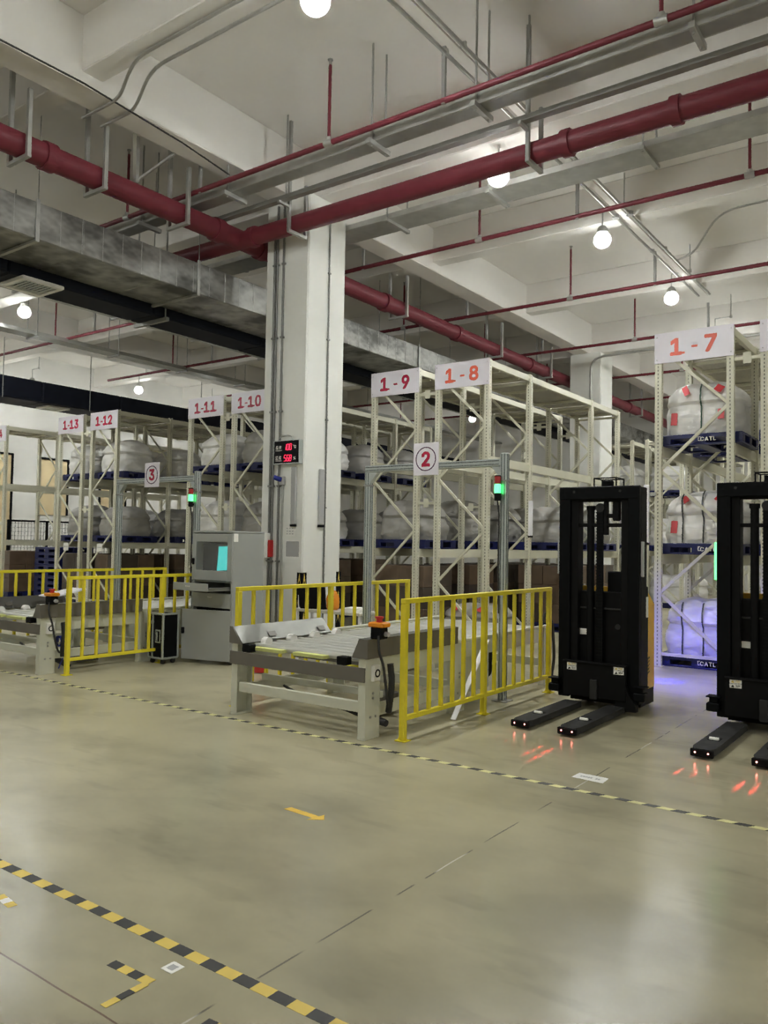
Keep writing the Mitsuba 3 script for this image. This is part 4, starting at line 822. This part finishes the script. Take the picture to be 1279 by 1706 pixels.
    part(prism([(y+.28, 1.02), (y+.64, 1.02), (y+.52, 1.10), (y+.34, 1.20), (y+.28, 1.20)], 'x', cx-.355, cx+.355), 'truckyellow', bd, 'hood')
    part(cat(*[moved(box(cx+.3652, cx+.3675, -.03, .03, -.006, .006), (0, y+.42, .50-i*.035), 0, .35) for i in range(5)]), 'black', bd, 'vent')
    part(cbox(cx+.365, cx+.369, y+.34, y+.37, .86, .90, .001), 'black', bd, 'catch')
    part(prism([(cx-.36, y+.2), (cx+.36, y+.2), (cx+.36, y+.60), (cx+.25, y+.75), (cx-.25, y+.75), (cx-.36, y+.60)], 'z', .045, .20), 'black', k, 'chassis')
    for s in (-1, 1):
        sp = part(cbox(cx+s*.36-.05, cx+s*.36+.05, y+.2, y+.27, .18, 1.22, .008), 'black', k, 'side_panel'); 
        if s > 0: part(box(cx+.409, cx+.4115, y+.20, y+.265, .92, 1.12), 'paper', sp, 'sticker')
        xs = cx+s*.43; sn = part(cat(cbox(xs-.055, xs+.055, y-.07, y+.05, .15, .225, .008), cbox(xs-.035, xs+.035, y-.04, y+.04, .225, .27, .004), cbox(xs-.06, xs+.06, y-.06, y+.06, .27, .282, .003)), 'black', k, 'laser_scanner')
        st = cbox(cx+s*.412-.004, cx+s*.412+.014*s, y+.17, y+.19, 1.32, 1.66, .003) if 0 else cbox(min(cx+s*.411, cx+s*.440), max(cx+s*.411, cx+s*.440), y+.03, y+.06, 1.32, 1.66, .004)
        if s == side: put({**mikit.ply(st, 'mat_palegreen'), 'emitter': emit((.05, 1.0, .13), .5)}, k, 'light_strip', label='lit green light strip')
        else: part(st, 'grey', k, 'light_strip', label='pale light strip')
    for x in (cx-.25, cx+.25): part(cyl((x-.03, y+.45, .06), (x+.03, y+.45, .06), .06, 16), 'rubber', k, 'wheel', 40)
    # laser head in its cage on top
    part(cbox(cx-.2, cx+.2, y+.2, y+.52, 2.14, 2.165, .004), 'black', k, 'roof_plate'); 
    for s in (-1, 1): part(cbox(cx+s*.3-.03, cx+s*.3+.03, y+.23, y+.29, 1.16, 2.15, .004), 'black', k, 'rear_post')
    part(cbox(cx-.33, cx+.33, y+.22, y+.29, 2.12, 2.15, .004), 'black', k, 'roof_bar')
    cg = [(cx-.13, y+.22), (cx+.10, y+.22), (cx+.10, y+.44), (cx-.13, y+.44)]
    part(cat(*[bar((a, b, 2.165), (a, b, 2.30), .012, .012) for a, b in cg], *[bar((*cg[i], 2.30), (*cg[(i+1) % 4], 2.30), .012, .012) for i in range(4)]), 'black', k, 'cage')
    part(cat(cyl((cx-.015, y+.33, 2.165), (cx-.015, y+.33, 2.21), .04), cyl((cx-.015, y+.33, 2.21), (cx-.015, y+.33, 2.27), .048), cbox(cx-.07, cx+.04, y+.29, y+.31, 2.17, 2.28, .004)), 'black', k, 'laser_head', 40)
    # red line lights under the fork tips and the blue floor spot at the back
    return k
stacker(-2.937, 'black autonomous stacker with yellow body, nearer the yellow railing', -2, 0)
stacker(-1.415, 'black autonomous stacker with lit green strip, cut by the right edge of the photo', -1, 1)
def spot(o, t, c, s, cut, beam):
    k = fresh('spot_light'); _roots.add(k)
    scene[k] = {'type': 'spot', 'to_world': T().look_at(origin=list(o), target=list(t), up=[0, 0, 1] if abs(o[0]-t[0])+abs(o[1]-t[1]) > 1e-3 else [0, 1, 0]), 'intensity': rgb(*[v*s for v in c]), 'cutoff_angle': cut, 'beam_width': beam}
for x, ts in ((-3.162, [(-3.185, 6.06), (-3.075, 6.02)]), (-2.727, [(-2.76, 5.86), (-2.655, 5.80)]), (-1.64, [(-1.688, 5.98), (-1.582, 5.98)]), (-1.205, [(-1.26, 5.9), (-1.16, 5.9)])):
    for (tx, ty), o in zip(ts, (-.048, .048)): spot((x+o, 6.366, .055), (tx, ty, 0), (1.0, .03, .03), 14, 2.4, 1.2)
k = thing('floor_spot_lamp', 'small lamp on the back of the left stacker throwing a blue spot on the floor', 'lamp')
part(cat(cyl((-2.72, 8.03, 1.93), (-2.73, 8.10, 1.85), .035, 14), cbox(-2.74, -2.68, 7.86, 8.03, 1.93, 1.96, .004)), 'black', k, smooth=40)
spot((-2.735, 8.125, 1.82), (-2.90, 9.80, 0.0), (0, 0, 1.0), 900, 4.5, 2.0)
spot((-2.735, 8.125, 1.80), (-2.80, 10.6, -.1), (.10, .08, 1.0), 5.5, 33, 6)

# ------------------------------------------------------------------ floor markings and small things
def tape(name, x0, x1, y, w, step, label, cols, slant, yend=None):
    k = thing(name, label, 'tape'); n = int((x1-x0)/step); ye = y if yend is None else yend
    for c in (0, 1):
        ms = []
        for i in range(n):
            if i % 2 != c: continue
            a, b = x0+i*step, x0+(i+1)*step; f0, f1 = (a-x0)/(x1-x0), (b-x0)/(x1-x0); ya, yb = y+(ye-y)*f0, y+(ye-y)*f1
            for q in (0,):
                ms.append(prism([(a, ya-w/2), (b, yb-w/2), (b+slant, yb+w/2), (a+slant, ya+w/2)], 'z', .0, .0012))
        if len(ms) <= 300:
            for m in ms: part(m, cols[c], k, 'yellow_band' if c == 0 else 'black_band')
tape('hazard_tape', -6.0, -.5, 2.11, .055, .089, 'black and yellow hazard tape crossing the floor in the foreground', ('tapeyellow', 'tapeblack'), .0)
tape('hazard_tape', -11.0, 0.6, 5.045, .045, .089, 'worn black and yellow hazard tape in front of the conveyors and stackers', ('tapefade', 'tapegrey'), .03)
def patch(key, name, pts, m, z0=0.0, z1=.0012): part(prism(pts, 'z', z0, z1), m, key, name)
k = thing('corner_tape', 'V-shaped black and yellow tape mark on the floor at bottom left', 'tape')
def strip(k, a, b, w, n, cols, z=0.0):
    a, b = np.array(a), np.array(b); d = (b-a)/n; s = np.array([-d[1], d[0]]); s = s/np.linalg.norm(s)*w/2
    for i in range(n): p, q = a+d*i, a+d*(i+1); patch(k, 'black_band' if cols[i % 2].endswith('k') else 'yellow_band', [tuple(p-s), tuple(q-s), tuple(q+s), tuple(p+s)], cols[i % 2], z, z+.0012)
strip(k, (-2.620, 1.888), (-2.392, 1.895), .042, 4, ('tapeblack', 'tapeyellow')); strip(k, (-2.398, 1.70), (-2.398, 1.878), .032, 3, ('tapeyellow', 'tapeblack'), .0013)
k = thing('corner_tape', 'scrap of yellow tape at the left edge of the floor', 'tape'); strip(k, (-3.50, 1.925), (-3.35, 1.905), .04, 3, ('tapeyellow', 'paper'))
k = thing('corner_tape', 'scrap of black and yellow tape at the bottom edge of the photo', 'tape'); strip(k, (-2.06, 1.855), (-1.97, 1.86), .042, 2, ('tapeblack', 'tapeyellow')); 
k = thing('floor_arrow', 'yellow arrow sticker on the floor', 'sticker'); patch(k, None, [(-3.315, 3.565), (-3.08, 3.555), (-3.085, 3.515), (-3.005, 3.575), (-3.06, 3.640), (-3.065, 3.60), (-3.30, 3.615)], 'arrow')
k = thing('floor_sticker', 'small white square sticker on the floor beside the hazard tape', 'sticker'); patch(k, None, [(-2.444, 1.976), (-2.380, 1.975), (-2.381, 2.038), (-2.443, 2.04)], 'paper')
patch(k, 'grey_field', [(-2.430, 1.990), (-2.395, 1.990), (-2.395, 2.024), (-2.430, 2.024)], 'grey', .0012, .0014)
k = thing('floor_label', 'white rectangular label on the floor in front of the stackers', 'label'); patch(k, None, [(-2.232, 5.31), (-2.005, 5.30), (-2.012, 5.437), (-2.226, 5.44)], 'paper')
part(cat(*[box(-2.19+i*.018, -2.177+i*.018, 5.355, 5.385, .0012, .0016) for i in range(8) if i != 5]), 'grey', k, 'print')

# background at far left: mesh fence, blue pallet stack
k = thing('mesh_fence', 'black mesh fence panel behind rack 1-14', 'fence')
for y in (12.2, 13.4, 14.6, 15.8): part(cbox(-22.43, -22.37, y-.03, y+.03, 0, 2.1, .004), 'black', k, 'post')
part(cbox(-22.42, -22.38, 12.2, 15.8, 2.05, 2.1, .003), 'black', k, 'rail'); part(cbox(-22.42, -22.38, 12.2, 15.8, .1, .14, .003), 'black', k, 'rail')
part(cat(*[box(-22.404, -22.396, y, y+.008, .1, 2.08) for y in np.arange(12.3, 15.8, .10)], *[box(-22.404, -22.396, 12.2, 15.8, z, z+.008) for z in np.arange(.2, 2.05, .12)]), 'black', k, 'wire_mesh', stuff=True)
for i in range(9): pallet(-19.2, 12.0, i*PH, f'{["bottom", "second lowest", "third lowest", "fourth lowest", "middle", "fourth highest", "third highest", "second highest", "topmost"][i]} blue pallet of the empty stack beside rack 1-13')

GROUPS = {'pallet': 'blue pallets', 'bulk_bag': 'bulk bags on the racks', 'carton_stack': 'carton stacks on floor pallets', 'pallet_rack': 'cream pallet racks', 'ceiling_lamp': 'round ceiling lamps', 'railing': 'yellow railings',
          'conveyor': 'roller conveyors', 'stacker': 'black stackers', 'signal_gate': 'aluminium gate frames', 'signal_light': 'green signal lights', 'number_sign': 'number signs on the gates', 'sprinkler_pipe': 'thin red sprinkler pipes',
          'cable_tray': 'overhead cable trays', 'conduit': 'steel conduits', 'rack_tie': 'spacers between racks', 'column': 'white columns', 'air_duct': 'overhead air ducts', 'light_bar': 'slim light bars', 'hazard_tape': 'striped floor tapes',
          'corner_tape': 'tape marks on the floor', 'control_button': 'emergency button boxes', 'card': 'white cards on the racks', 'notice': 'notices on the column', 'air_vent': 'square air vents'}
for _k, _v in labels.items():
    if 'category' in _v:
        _b = _k[:-4] if _k[-3:].isdigit() and _k[-4] == '_' else _k
        if _b in GROUPS: _v.setdefault('group', GROUPS[_b])
